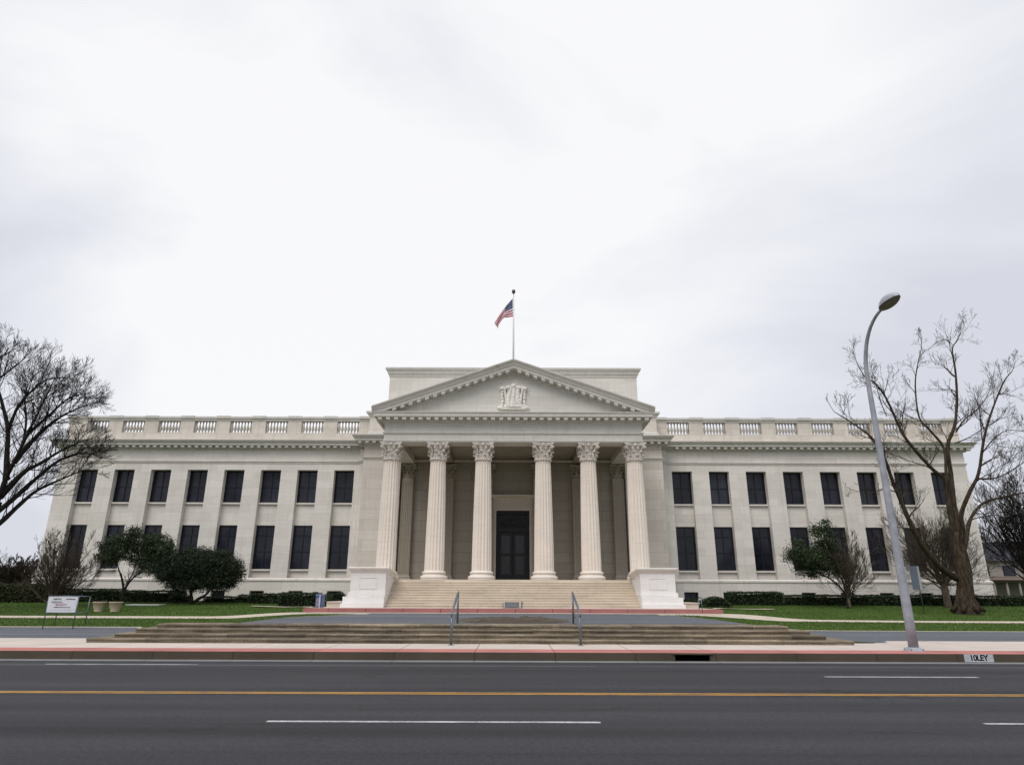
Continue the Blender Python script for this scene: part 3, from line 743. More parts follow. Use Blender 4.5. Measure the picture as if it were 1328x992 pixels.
while x <= 9.25: m.box(x-0.14, x+0.14, YP-0.60, YP-0.2, 13.14, 13.335); x += 0.5575
for sg in (-1, 1):
    for k in range(12):
        y = YP + 0.1 + 0.56*k; a = sg*9.34; m.box(a-0.19, a+0.19, y-0.14, y+0.14, 13.14, 13.335)
m.build('cornice', GREYTRIM, bd)
# tympanum and raking cornice
XE, ZE, ZA = 9.78, 14.02, 17.49
def zl(X): return ZA + (ZE-ZA)*abs(X)/XE
m = MB(); v = []
for y in (YP+0.05, YP+0.6): v += [(-8.9, y, 13.66), (8.9, y, 13.66), (8.9, y, zl(8.9)-0.3), (0, y, zl(0)-0.3), (-8.9, y, zl(8.9)-0.3)]
m.add(v, [(0, 1, 2, 3, 4), (9, 8, 7, 6, 5), (0, 5, 6, 1), (1, 6, 7, 2), (2, 7, 8, 3), (3, 8, 9, 4), (4, 9, 5, 0)]); m.build('pediment', stone('tympanum_stone', (0.68, 0.66, 0.62), (1.9, 0.6), 0.90, 0.1, 0.2), bd)
m = MB(); RP = [(-0.1, -0.80), (0.10, -0.80), (0.12, -0.64), (0.62, -0.60), (0.64, -0.40), (0.70, -0.36), (0.72, -0.28), (0.88, -0.08), (0.88, 0.0), (-8.1, 0.0)]
for sg in (-1, 1):
    v = []
    for X in (XE, 8.9, 0):
        for o, h in RP:
            z = zl(X) + h
            if X == XE: z = max(z, 13.70 + max(0, 0.32+h)*0.3) if h < -0.3 else z
            v.append((sg*X if X else 0, YP - o, z))
    n = len(RP); f = []
    for s_ in range(2):
        for i in range(n-1):
            q = (s_*n+i, (s_+1)*n+i, (s_+1)*n+i+1, s_*n+i+1); f.append(q if sg > 0 else q[::-1])
        
    f.append(tuple(range(n))); m.add(v, f)
    k = 0.42
    while k < 8.3:
        X = sg*k; zz = zl(k) - 0.60; hw = 0.13; dz = (ZE-ZA)/XE*hw
        v = []
        for yy in (YP-0.60, YP-0.16):
            v += [(X-sg*hw, yy, zz - dz - 0.17), (X+sg*hw, yy, zz + dz - 0.17), (X+sg*hw, yy, zz + dz + 0.01), (X-sg*hw, yy, zz - dz + 0.01)]
        m.add(v, [(0, 1, 2, 3), (7, 6, 5, 4), (0, 4, 5, 1), (1, 5, 6, 2), (2, 6, 7, 3), (3, 7, 4, 0)]); k += 0.56
m.build('raking_cornice', GREYTRIM, bd)

# carved relief in the tympanum: a robed crest between two small posts, as a carved height field
def sdb(x, z, cx, cz, rx, rz): 
    d = ((x-cx)/rx)**2 + ((z-cz)/rz)**2; return max(0, 1-d)
def relief(x, z):
    h = 0
    h = max(h, 0.30*sdb(x, z, 0, 1.72, .24, .24)**.5)                    # head-like boss
    h = max(h, 0.26*sdb(x, z, -.38, 1.62, .26, .20)**.5, .26*sdb(x, z, .38, 1.62, .26, .20)**.5)
    if 0.18 < z < 1.55:                                                  # draped robe
        wd = 0.42 + 0.32*(1.5-z)/1.35
        if abs(x) < wd: h = max(h, (0.16 + 0.10*(1-(x/wd)**2)) + 0.06*math.sin(x*19*(1 + .35*(z-.9)) + 1.5*math.sin(z*2.3)) )
    for s_ in (-1, 1):                                                   # side supporters
        cxx = s_*(0.80 + 0.02*math.sin(z*7))
        if 0.2 < z < 1.62 and abs(x-cxx) < .11: h = max(h, 0.18*(1-((x-cxx)/.11)**2)**.5 + 0.02*math.sin(z*25))
        h = max(h, 0.28*sdb(x, z, s_*.82, 1.55, .20, .20)**.5)
        cx2 = s_*(0.56 + (z-0.9)*0.16)
        if 0.3 < z < 1.8 and abs(x-cx2) < .10: h = max(h, 0.22*(1-((x-cx2)/.10)**2)**.5)
        h = max(h, 0.22*sdb(x, z, s_*.92, .14, .24, .15)**.5)
    if 0.02 < z < 0.24 and abs(x) < 0.95: h = max(h, 0.18 + 0.04*math.sin(x*14))
    if h > 0: h += 0.03*noise.noise(Vector((x*7, z*7, 1)))
    return h
m = MB(); nx, nz = 110, 100; v = []
for i in range(nx+1):
    for j in range(nz+1):
        x = -1.2 + 2.4*i/nx; z = -0.02 + 2.05*j/nz; h = relief(x, z)
        v.append((x*0.97, YP+0.05-(h*1.15 if h > 0.02 else -0.02), 13.98 + z*0.98))
keep = lambda q: any(v[k][1] < YP+0.045 for k in q)
m.add(v, [q for q in ((i*(nz+1)+j, (i+1)*(nz+1)+j, (i+1)*(nz+1)+j+1, i*(nz+1)+j+1) for i in range(nx) for j in range(nz)) if keep(q)])
m.build('carved_crest', CREST, bd)

# door with stone surround
m = MB()
for sg in (-1, 1):
    a, b = sorted((sg*1.32, sg*1.75)); m.box(a, b, 52.55, 53.0, 2.575, 8.0)
    a, b = sorted((sg*1.32, sg*1.45)); m.box(a, b, 52.50, 52.55, 2.575, 8.0)
m.box(-1.75, 1.75, 52.55, 53.0, 8.0, 8.42).box(-1.45, 1.45, 52.50, 52.55, 8.0, 8.12)
m.box(-1.7, 1.7, 52.62, 53.0, 8.42, 8.85)
m.ring(-1.75, 1.75, 52.55, 53, [(0, 8.85), (0.05, 8.88), (0.08, 8.98), (0.3, 9.05), (0.32, 9.2), (0, 9.25)])
m.build('door_surround', DOORSTONE, bd)
og = (0, 53.0, 2.575)
m = MB(); m.box(-1.32, -1.12, 52.9, 53.2, 2.575, 8.0).box(1.12, 1.32, 52.9, 53.2, 2.575, 8.0).box(-1.12, 1.12, 52.9, 53.2, 7.75, 8.0).box(-1.12, 1.12, 52.88, 53.2, 6.35, 6.68)
m.box(-1.15, 1.15, 52.84, 52.88, 6.6, 6.68).box(-1.12, 1.12, 53.1, 53.2, 6.6, 7.8)
door = m.build('door', DOORM, bd, og)
m = MB()
for k in range(9):
    a = math.pi*(k+.5)/9; m.tube([(0.2*math.cos(a), 53.05, 6.78 + 0.15*math.sin(a)), (1.0*math.cos(a), 53.05, 6.78 + 0.72*math.sin(a))], 0.018, 5)
for rx, rz in ((1.0, .75), (.72, .54), (.45, .33), (.2, .15)): m.tube([(rx*math.cos(math.pi*t/24), 53.04, 6.76 + rz*math.sin(math.pi*t/24)) for t in range(25)], 0.02, 5)
for k in range(7):
    a = math.pi*(k+1)/8; cx_, cz_ = .86*math.cos(a), 6.78 + .63*math.sin(a)
    m.tube([(cx_ + .09*math.cos(t*.7)*(1-t/14), 53.03, cz_ + .09*math.sin(t*.7)*(1-t/14)) for t in range(11)], 0.015, 5)
m.build('fanlight_grille', GRILLE, door, og)
for sg in (-1, 1):
    m = MB(); a, b = sorted((sg*0.012, sg*1.11))
    y = 53.0
    m.box(a, a+.2, y, y+.1, 2.6, 6.34).box(b-.2, b, y, y+.1, 2.6, 6.34)
    for z0, z1 in ((2.6, 3.15), (4.55, 4.72), (6.1, 6.34)): m.box(a+.2, b-.2, y, y+.1, z0, z1)
    m.box(a+.28, b-.28, y-.02, y, 2.72, 3.03)
    m.build('door_leaf', DOORM, door, og)
    for z0, z1 in ((3.15, 4.55), (4.72, 6.1)):
        m = MB(); m.box(a+.2, b-.2, y+.04, y+.06, z0, z1); m.build('pane', plain('door_glass', (0.022, 0.024, 0.028), 0.22, 0.4), door, og)
    m = MB(); h = sg*0.12; m.tube([(h, y, 3.9), (h, y-.07, 3.93), (h, y-.07, 4.4), (h, y, 4.43)], 0.016, 6); m.build('handle', BRONZE, door, og)
# portico roof (gable) behind the raking cornice
m = MB(); m.add([(-9.4, 44.6, zl(9.4)-.05), (0, 44.6, ZA-.05), (9.4, 44.6, zl(9.4)-.05), (-9.4, 52.4, zl(9.4)-.05), (0, 52.4, ZA-.05), (9.4, 52.4, zl(9.4)-.05), (-9.4, 52.4, 13.7), (9.4, 52.4, 13.7)],
          [(0, 1, 4, 3), (1, 2, 5, 4), (3, 4, 5, 7, 6)]); m.build('portico_roof', ROOFM, bd)

# ------------------------------------------------------------------ flag and pole on the roof ridge
fp = thing('flagpole', (0, 46, 17.3), 'thin white flagpole with a ball on top, above the pediment apex', 'flagpole')
m = MB(); m.tube([(0, 46, 17.3), (0, 46, 20), (0, 46, 23.65)], [0.075, 0.065, 0.045], 10); m.build('pole', plain('white_pole_paint', (0.62, 0.63, 0.65), 0.4, 0.5), fp)
m = MB(); m.lathe(0, 46, [(0.02, 23.6), (.05, 23.72), (.12, 23.78), (.15, 23.9), (.12, 24.02), (.02, 24.06)], 12); m.build('finial', BRONZE, fp)
def flag_mat():
    m, N, L, b = newmat('flag_cloth', 0.85, 0.1)
    uv = N.new('ShaderNodeUVMap'); sp = N.new('ShaderNodeSeparateXYZ'); L.new(uv.outputs[0], sp.inputs[0])
    u, v = sp.outputs[0], sp.outputs[1]
    s = mth(N, L, 'MODULO', mth(N, L, 'FLOOR', mth(N, L, 'MULTIPLY', v, 13)), 2.0)
    c = mixc(N, L, s, (0.42, 0.025, 0.045), (0.72, 0.70, 0.72))
    can = mth(N, L, 'MULTIPLY', mth(N, L, 'LESS_THAN', u, 0.4), mth(N, L, 'GREATER_THAN', v, 6/13))
    # rows of stars as small dots
    fu = mth(N, L, 'SUBTRACT', mth(N, L, 'FRACT', mth(N, L, 'MULTIPLY', u, 15)), 0.5); fv = mth(N, L, 'SUBTRACT', mth(N, L, 'FRACT', mth(N, L, 'MULTIPLY', v, 11)), 0.5)
    d = mth(N, L, 'ADD', mth(N, L, 'MULTIPLY', fu, fu), mth(N, L, 'MULTIPLY', fv, fv)); star = mth(N, L, 'LESS_THAN', d, 0.05)
    blue = mixc(N, L, star, (0.025, 0.04, 0.12), (0.6, 0.6, 0.65))
    L.new(mixc(N, L, can, c, blue), b.inputs['Base Color']); return m
m = MB(); nu, nv = 40, 20; v = []; uvs = []
for i in range(nu+1):
    for j in range(nv+1):
        u, t = i/nu, j/nv                    # t: 0 bottom, 1 top of the hoist
        # the fly droops: the top edge falls in a diagonal, the cloth gathers
        topx, topz = -1.42*u - .02, 23.32 - 1.95*u**1.02
        bx = -(1.10*math.sin(u*1.5)) ; bz = 21.80 - 0.22*u - 0.95*max(0, u-.45)**1.1*1.6
        X = bx + (topx-bx)*t; Z = bz + (topz-bz)*t
        if u > .8: Z -= (u-.8)*1.6*(1-t)*.5
        Yy = 46 + 0.10*math.sin(u*11 + t*2.5)*u + 0.07*math.sin(t*9+u*6)*u*1.5
        X += 0.05*math.sin(t*9 + u*5)*u
        v.append((X-.05, Yy, Z)); uvs.append((u, t))
fa = [(i*(nv+1)+j, (i+1)*(nv+1)+j, (i+1)*(nv+1)+j+1, i*(nv+1)+j+1) for i in range(nu) for j in range(nv)]
m.add(v, fa, True); fl = m.build('flag', flag_mat(), None, (0, 46, 21.8))
uvl = fl.data.uv_layers.new(name='UVMap')
for lp in fl.data.loops: uvl.data[lp.index].uv = uvs[lp.vertex_index]
tag(fl, 'drooping flag with red and white stripes and a blue canton, flying above the pediment', 'flag')

# ------------------------------------------------------------------ street lamp
LX, LY = 11.27, 19.9
lp_ = thing('street_lamp', (LX, LY, 0.21), 'tall grey street lamp with curved arm on the pavement, right side', 'street lamp')
pts = [(LX, LY, 0.21 + 0.9*k) for k in range(9)] + [(LX, LY, 8.0)]; rad = [0.134 - 0.0068*k for k in range(10)]
zt = 8.4
arc = [(LX + .14*(1-math.cos(t_)), LY - 1.42*(1-math.cos(t_))**1.12, 8.22 + 1.96*math.sin(t_)) for t_ in [math.pi/2*k/12*.93 for k in range(13)]]
m = MB(); m.tube(pts + arc, rad + [0.070 - .0022*k for k in range(13)], 16); m.build('pole', LAMPG, lp_)
m = MB(); m.lathe(LX, LY, [(.27, .211), (.27, .235), (.2, .24), (.19, .30), (.165, .31)], 20); m.build('base_plate', LAMPG, lp_)
for a in range(4):
    m = MB(); t = math.pi/4 + a*math.pi/2; m.lathe(LX+.235*math.cos(t), LY+.235*math.sin(t), [(.022, .235), (.022, .275), (.01, .28)], 6); m.build('bolt', GALV, lp_)
# teardrop head pointing out over the road
hd = Vector((0.03, -1.0, 0.10)).normalized(); side = hd.cross(Vector((0, 0, 1))).normalized(); upv = side.cross(hd)
H0 = Vector((LX+.12, LY-1.20, 10.12)); HL = 0.92
def hw(t): return 0.055 + 0.19*math.sin(math.pi*min(1, t**0.85))**0.75 * (1 if t < 1 else 0)
m = MB(); v = []; f = []; nt_, na = 16, 14
for i in range(nt_+1):
    t = i/nt_; w_ = (0.055 + 0.17*math.sin(math.pi*(t**0.8))**0.8) if t < 1 else 0.01; hh = w_*1.35
    for j in range(na+1):
        a = math.pi*j/na; v.append(H0 + hd*(HL*t) + side*(w_*math.cos(a)) + upv*(hh*math.sin(a)))
for i in range(nt_):
    for j in range(na): p = i*(na+1)+j; f.append((p, p+1, p+na+2, p+na+1))
m.add(v, f, True); hdo = m.build('lamp_head', LAMPD, lp_)
m = MB(); v = []; f = []; na = 10
for i in range(nt_+1):
    t = i/nt_; w_ = (0.050 + 0.167*math.sin(math.pi*(t**0.8))**0.8) if t < 1 else 0.008
    for j in range(na+1):
        a = math.pi*j/na; v.append(H0 + hd*(HL*t) + side*(w_*math.cos(a)) - upv*(0.012 + 0.12*w_*math.sin(a)))
for i in range(nt_):
    for j in range(na): p = i*(na+1)+j; f.append((p, p+1, p+na+2, p+na+1))
m.add(v, f, True); m.build('lens', LENS, hdo)

# ------------------------------------------------------------------ handrails on the weathered steps
def handrail(xb, xt, label):
    z0 = 0.211; r = thing('handrail', (xb, 21.4, z0), label, 'handrail', 'galvanised handrails on the weathered steps')
    lo, hi = Vector((xb, 21.45, z0)), Vector((xt, 23.75, 0.722))
    m = MB(); m.tube([lo, lo + Vector((0, 0, 0.93))], 0.034, 10); m.build('post', GALV, r)
    m = MB(); m.tube([hi, hi + Vector((0, 0, 1.02))], 0.034, 10); m.build('post', GALV, r)
    a, b = lo + Vector((0, 0, .93)), hi + Vector((0, 0, 1.02))
    m = MB(); m.tube([a + (a-b)*0.04 + Vector((0, 0, -.05)), a + Vector((0, 0, .01)), a + (b-a)*.5, b, b + Vector((0, .06, .01))], 0.036, 10); m.build('top_rail', GALV, r)
    m = MB(); m.tube([lo + Vector((0, 0, .40)), hi + Vector((0, 0, .46))], 0.02, 8); m.build('mid_rail', GALV, r)
    for p in (lo, hi):
        m = MB(); m.lathe(p.x, p.y, [(.085, p.z), (.085, p.z+.015), (.04, p.z+.02)], 12); m.build('foot_plate', GALV, r)
handrail(-1.93, -1.93, 'galvanised handrail on the weathered steps, left of the mulch bed')
handrail(2.02, 2.02, 'galvanised handrail on the weathered steps, right of the mulch bed')

# ------------------------------------------------------------------ house number on the kerb
kn = thing('kerb_number', (12.38, 18.895, 0.03), 'white painted patch with black characters on the kerb, right of the lamp', 'painted sign')
m = MB(); m.box(12.0, 12.78, 18.893, 18.8975, 0.02, 0.2125); m.build('patch', paint('white_kerb_paint', (0.50, 0.52, 0.54), 0.5), kn)
fc = bpy.data.curves.new('characters', 'FONT'); fc.body = '10LEY'; fc.size = 0.20; fc.align_x = 'CENTER'; fc.align_y = 'CENTER'; fc.extrude = 0.0008; fc.offset = 0.006
fc.space_character = 0.92
t_ = bpy.data.objects.new('characters_curve', fc); col.objects.link(t_); bpy.context.view_layer.update()
me_ = bpy.data.meshes.new_from_object(t_.evaluated_get(bpy.context.evaluated_depsgraph_get())); bpy.data.objects.remove(t_)
t = bpy.data.objects.new('characters', me_); col.objects.link(t); t.parent = kn; t.location = (0.01, -0.0035, 0.085); t.rotation_euler = (R(90), 0, 0); me_.materials.clear(); me_.materials.append(BLACK)

# ------------------------------------------------------------------ noticeboard on the drive edge, left
X0, Y0 = at(78, 800, 29.3).x, 29.3
nb = thing('notice_board', (X0, Y0, zf(X0, Y0)), 'white noticeboard on a grey metal frame at the lawn edge, far left', 'sign')
zg = zf(X0, Y0)+.01
m = MB(); m.box(X0-.62, X0+.60, Y0-.02, Y0, .90, 1.53); pn = m.build('board', plain('board_white', (0.62, 0.63, 0.66), 0.5, 0.4, var=0.05), nb)
marks = [(-.42, -.10, 1.435, .045, 'k'), (.12, .48, 1.435, .035, 'k'), (-.5, -.08, 1.33, .02, 'k'), (-.45, .0, 1.285, .018, 'k'), (-.3, .18, 1.215, .024, 'r'), (-.26, .1, 1.18, .012, 'r'), (-.35, .32, 1.105, .026, 'k'), (-.5, .45, 1.0, .01, 'g')]
mk = {c: MB() for c in 'krg'}; rr = random.Random(5)
for a, b, z, h, c in marks:
    x = a
    while x < b:
        w_ = rr.uniform(.012, .035); mk[c].box(X0+x, X0+x+w_, Y0-.024, Y0-.0202, z-h*rr.uniform(.6, 1), z+h*rr.uniform(.4, 1)); x += w_ + rr.uniform(.006, .02)
for c, mt_ in (('k', (0.05, 0.05, 0.04)), ('r', (0.30, 0.06, 0.08)), ('g', (0.25, 0.26, 0.28))): mk[c].build('print', plain('print_'+c, mt_, 0.7), pn)
m = MB()
for a, b in (((X0-.64, Y0, zg), (X0-.64, Y0, 1.56)), ((X0+.62, Y0, zg), (X0+.62, Y0, 1.56)), ((X0-.64, Y0, 1.55), (X0+.62, Y0, 1.55)), ((X0-.64, Y0, .88), (X0+.62, Y0, .88)),
             ((X0+.62, Y0, 1.55), (X0+.80, Y0+.5, 1.53)), ((X0+.80, Y0+.5, 1.53), (X0+.80, Y0+.5, zg+.1)), ((X0+.62, Y0, .88), (X0+.80, Y0+.5, .86)), ((X0-.64, Y0, 1.55), (X0-.5, Y0+.5, 1.53)), ((X0-.5, Y0+.5, 1.53), (X0-.5, Y0+.5, zg+.1))): m.tube([a, b], 0.02, 8)
m.build('frame', GALV, nb)
# ------------------------------------------------------------------ planters on the lawn
URN = stone('planter_concrete', (0.42, 0.34, 0.25), None, stain=0.3, streak=0.3)
Yp = 41.0
for px, lab in ((128, 'tan concrete planter on the lawn, nearer to the noticeboard'), (149, 'tan concrete planter on the lawn, nearer to the white slab')):
    q = at(px, 790, Yp); X = q.x; z = zf(X, Yp)
    pt = thing('planter', (X, Yp, z), lab, 'planter', 'two concrete planters on the lawn')
    m = MB(); m.lathe(X, Yp, [(.24, z-.05), (.25, z+.06), (.23, z+.1), (.33, z+.3), (.35, z+.46), (.38, z+.48), (.38, z+.55), (.31, z+.55), (.29, z+.47), (.05, z+.46)], 20); m.build('bowl', URN, pt)
    m = MB(); rr = random.Random(px)
    for k in range(260):
        a, r_ = rr.uniform(0, 6.28), .27*math.sqrt(rr.random()); b = Vector((X + r_*math.cos(a), Yp + r_*math.sin(a), z+.47)); d = Vector((rr.uniform(-.5, .5), rr.uniform(-.5, .5), 1))*rr.uniform(.06, .15); s_ = Vector((rr.uniform(-1, 1), rr.uniform(-1, 1), 0))*.02
        m.add([b-s_, b+s_, b+d], [(0, 1, 2)])
    m.build('dry_plant', BARKL, pt)
q = at(190, 779.5, 46); m = MB(); z = zf(q.x, 46); m.box(q.x-1.0, q.x+1.0, 45.6, 46.4, z-.1, z+.05); m.box(q.x-1.1, q.x+1.1, 45.5, 46.5, z+.05, z+.09)
tag(m.build('stone_slab', WHITE, None, (q.x, 46, z)), 'low white stone slab lying on the lawn in front of the leafy multi-stemmed tree', 'slab')

# ------------------------------------------------------------------ plaque at the foot of the stairs
pq = thing('plaque', (0.02, 40.2, .915), 'small grey plaque standing at the foot of the main stairs', 'plaque')
m = MB(); m.box(-.47, .35, 40.22, 40.28, .93, 1.25); p1 = m.build('panel', plain('grey_plaque', (0.13, 0.14, 0.16), 0.5, 0.4), pq)
m = MB(); rr = random.Random(11)
for row in range(3):
    x = -.38
    while x < .26: w_ = rr.uniform(.02, .06); m.box(x, x+w_, 40.214, 40.2198, 1.03+row*.06, 1.055+row*.06); x += w_+.02
m.build('lettering', plain('plaque_letters', (0.30, 0.31, 0.33), 0.5), p1)
m = MB(); m.box(-.60, -.56, 40.2, 40.3, .915, 1.22).box(.48, .56, 40.2, 40.3, .915, 1.28); m.box(-.56, .48, 40.24, 40.3, .915, .94); m.build('stand', plain('grey_stand', (0.10, 0.105, 0.115), 0.5), pq)

# ------------------------------------------------------------------ blue kiosk, small rail, sign on post
X = at(412, 790, 38.4).x; zk = 0.75
bk = thing('newspaper_box', (X, 38.5, zk), 'small blue and purple box with a white front post, left of the main stairs', 'newspaper box')
m = MB(); m.box(X-.17, X+.22, 38.45, 38.85, .95, 1.56); m.ring(X-.17, X+.22, 38.45, 38.85, [(0, 1.56), (.03, 1.58), (0, 1.66)]); m.build('body', plain('blue_box_paint', (0.07, 0.10, 0.24), 0.5, 0.4, var=0.3, scale=5), bk)
m = MB(); m.box(X-.13, X+.12, 38.43, 38.45, 1.0, 1.45); m.build('front_panel', plain('mauve_panel', (0.22, 0.20, 0.28), 0.5, var=0.3), bk)
m = MB(); m.box(X+.05, X+.10, 38.36, 38.42, .6, 1.6); m.build('post', plain('white_post', (0.55, 0.55, 0.58), 0.5), bk)
X = at(907, 797, 38.4).x
sr = thing('side_railing', (X, 38.4, .7), 'short grey metal railing beside the rounded bush, right of the stairs', 'railing')
for dx in (0, .22):
    m = MB(); m.tube([(X+dx, 38.35+dx, .6), (X+dx, 38.35+dx, 1.55)], .022, 8); m.build('post', GALV, sr)
m = MB(); m.tube([(X-.1, 38.0, 1.62), (X, 38.35, 1.56), (X+.22, 38.57, 1.55), (X+.35, 39.2, 1.5)], .022, 8); m.build('top_rail', GALV, sr)
X = at(1196, 780, 43).x
sp_ = thing('post_sign', (X, 43, zf(X, 43)), 'grey box-shaped sign on a thin leaning post behind the street lamp', 'sign')
m = MB(); m.tube([(X, 43, zf(X, 43)-.1), (X-.02, 43, 3.3)], .03, 8); m.build('post', GALV, sp_)
m = MB(); A = [(-.62, -.30), (-.18, -.36), (.22, .10), (-.2, .2)]; zb_, zt_ = 2.05, 3.45
v = [(X + a, 43.0 + b, zb_) for a, b in A] + [(X + a, 43.0 + b, zt_) for a, b in A]
m.add(v, [(3, 2, 1, 0), (4, 5, 6, 7)]); m.add(v, [(0, 1, 5, 4)]); m.add(v, [(1, 2, 6, 5), (2, 3, 7, 6), (3, 0, 4, 7)], mi=1)
m.build('panel', [plain('slate_sign_face', (0.10, 0.12, 0.16), 0.5), plain('pale_sign_side', (0.55, 0.55, 0.56), 0.5)], sp_)

# ------------------------------------------------------------------ plants
def leaf_mesh(name, pts, size, mat, parent, rng, up=0.0, narrow=0.5, origin=None):
    """pts (n,3): one bent diamond leaf of random tilt at each point"""
    n = len(pts); d = rng.normal(size=(n, 3)); d[:, 2] += up; d /= np.linalg.norm(d, axis=1)[:, None]
    q = rng.normal(size=(n, 3)); s = np.cross(d, q); s /= np.linalg.norm(s, axis=1)[:, None]
    sz = (size*rng.uniform(.6, 1.35, n))[:, None]
    a = pts - d*sz*.5; b = pts + d*sz*.5; c = pts + s*sz*narrow*.5; e = pts - s*sz*narrow*.5
    og = np.array(world_loc(parent)) if parent else np.array(origin)
    V = np.stack([a, c, b, e], 1).reshape(-1, 3) - og
    me = bpy.data.meshes.new(name); me.vertices.add(4*n); me.vertices.foreach_set('co', V.ravel())
    me.loops.add(4*n); me.loops.foreach_set('vertex_index', np.arange(4*n)); me.polygons.add(n)
    me.polygons.foreach_set('loop_start', np.arange(n)*4); me.polygons.foreach_set('loop_total', np.full(n, 4))
    me.materials.append(mat); me.update(calc_edges=True); me.validate()
    o = bpy.data.objects.new(name, me); col.objects.link(o)
    if parent: o.parent = parent
    else: o.location = og
    return o
def rotv(d, ang, rng):
    ax = d.cross(Vector((rng.uniform(-1, 1), rng.uniform(-1, 1), rng.uniform(-1, 1))))
    if ax.length < 1e-3: ax = Vector((1, 0, 0))
    return (Matrix.Rotation(ang, 3, ax.normalized()) @ d).normalized()
def grow(M, p, d, Ln, r, lvl, mx, rng, up=0.15, kids_=(6, 5, 4), ang=(25, 50), jit=0.16, rmin=0.006, ratio=0.55, flat=1.0):
    ns = 5 if lvl < mx-1 else (4 if lvl < mx else 3)
    pts = [Vector(p)]; rs = [r]; dd = Vector(d)
    for i in range(ns):
        dd = (dd + Vector((rng.gauss(0, jit), rng.gauss(0, jit)*flat, rng.gauss(0, jit) + up/ns*2))).normalized()
        pts.append(pts[-1] + dd*(Ln/ns)); rs.append(max(rmin, r*(1-.72*(i+1)/ns)))
    M[min(lvl, len(M)-1)].tube(pts, rs, 7 if r > .07 else (5 if r > .03 else 3), cap=False)
    if lvl >= mx: return
    nk = kids_[min(lvl, len(kids_)-1)]
    for k in range(nk):
        t = 0.25 + 0.75*(k + rng.random()*.9)/nk; t = min(t, .99); i = min(ns-1, int(t*ns)); fr = t*ns-i
        pp = pts[i].lerp(pts[i+1], fr); tr = rs[i] + (rs[i+1]-rs[i])*fr
        dir_ = (pts[i+1]-pts[i]).normalized()
        nd = rotv(dir_, R(rng.uniform(*ang)), rng)
        if flat < 1: nd.y *= flat+.3; nd.normalize()
        grow(M, pp, nd, Ln*ratio*rng.uniform(.75, 1.2)*(1.15-.45*t), max(rmin, tr*.65), lvl+1, mx, rng, up, kids_, ang, jit, rmin, ratio, flat)
def limb(M, pts, r0, r1, rng, nk, kl, kr, mx, start=0.25, **kw):
    """a main limb along a given path, with side branches"""
    pts = [Vector(p) for p in pts]; fine_ = []
    n = len(pts)
    for i in range(n-1):                                  # Catmull-Rom smoothing
        p0, p1, p2, p3 = pts[max(i-1, 0)], pts[i], pts[i+1], pts[min(i+2, n-1)]
        for s_ in range(4):
            t = s_/4; fine_.append(0.5*((2*p1) + (p2-p0)*t + (2*p0-5*p1+4*p2-p3)*t*t + (3*p1-p0-3*p2+p3)*t**3))
    fine_.append(pts[-1]); m_ = len(fine_)
    rs = [r0 + (r1-r0)*(i/(m_-1))**.8 for i in range(m_)]
    rs = [r*(1 + .06*rng.gauss(0, 1)) for r in rs]
    M[0].tube(fine_, rs, 10 if r0 > .1 else 7, cap=True)
    for k in range(nk):
        t = start + (1-start)*(k + rng.random()*.8)/nk; i = min(m_-2, int(t*(m_-1))); p = fine_[i]; d = (fine_[i+1]-fine_[i]).normalized()
        nd = rotv(d, R(rng.uniform(30, 62)), rng); nd.z += .1; nd.normalize()
        grow(M, p, nd, kl*rng.uniform(.6, 1.25)*(1.25-.75*t), max(.012, min(kr, rs[i]*.6)), 1, mx, rng, **kw)
    grow(M, fine_[-1], (fine_[-1]-fine_[-2]).normalized(), kl*.45, r1, 2, mx, rng, **kw)
def build_tree(name, base, label, cat, M, matT, matC, group=None):
    t = thing(name, base, label, cat, group); M[0].build('trunk', matT, t); M[1].build('crown', matC, t); return t

# big leafless tree, right
rng = random.Random(21); M = [MB(), MB()]; Y = 43.0
def P(px, py, dy=0): return at(px, py, Y+dy)
b = P(1254, 789.5); 
M[0].tube([b + Vector((0, 0, -.6)), b + Vector((0, 0, -.05)), b + Vector((0, 0, .25)), P(1253, 777), P(1252, 766), P(1251, 755), P(1250, 742), P(1247, 725), P(1244, 705), P(1242, 690)], [1.0, .66, .55, .49, .46, .44, .46, .42, .32, .20], 18)
for ra in range(7): t_ = ra*.9 + .3; M[0].tube([b + Vector((.95*math.cos(t_), .95*math.sin(t_), -.12)), b + Vector((.55*math.cos(t_), .55*math.sin(t_), .10)), b + Vector((.30*math.cos(t_), .30*math.sin(t_), .6)), b + Vector((.2*math.cos(t_), .2*math.sin(t_), 1.2))], [.10, .20, .24, .18], 8)
kw = dict(up=.22, kids_=(6, 5, 3, 2), ang=(20, 48), jit=.17, rmin=.0065, ratio=.60)
limb(M, [P(1253, 756, .35), P(1242, 750, .15), P(1230, 743, -.25), P(1217, 733, -.8), P(1196, 707, -1.4), P(1181, 679, -1.8), P(1169, 651, -2), P(1157, 622, -2.2), P(1147, 594, -2.4), P(1133, 570, -2.6), P(1106, 549, -2.9), P(1082, 534, -3.2)], 0.277, .02, rng, 13, 2.3, .04, 4, .42, **kw)
limb(M, [P(1247, 715), P(1238, 693, .2), P(1230, 651, .3), P(1226, 622, .1), P(1211, 610, 0), P(1181, 577, -.4), P(1167, 555, -.6), P(1150, 518, -.9), P(1136, 498, -1), P(1121, 488, -1.1), P(1108, 462, -1.3)], 0.210, .015, rng, 15, 2.4, .04, 4, .38, **kw)
limb(M, [P(1231, 640, .3), P(1227, 614, .6), P(1224, 581, .9), P(1206, 558, 1.1), P(1192, 541, 1.3), P(1187, 501, 1.5), P(1190, 473, 1.6), P(1195, 452, 1.7), P(1195, 441, 1.8)], 0.118, .012, rng, 13, 2.1, .03, 4, .22, **kw)
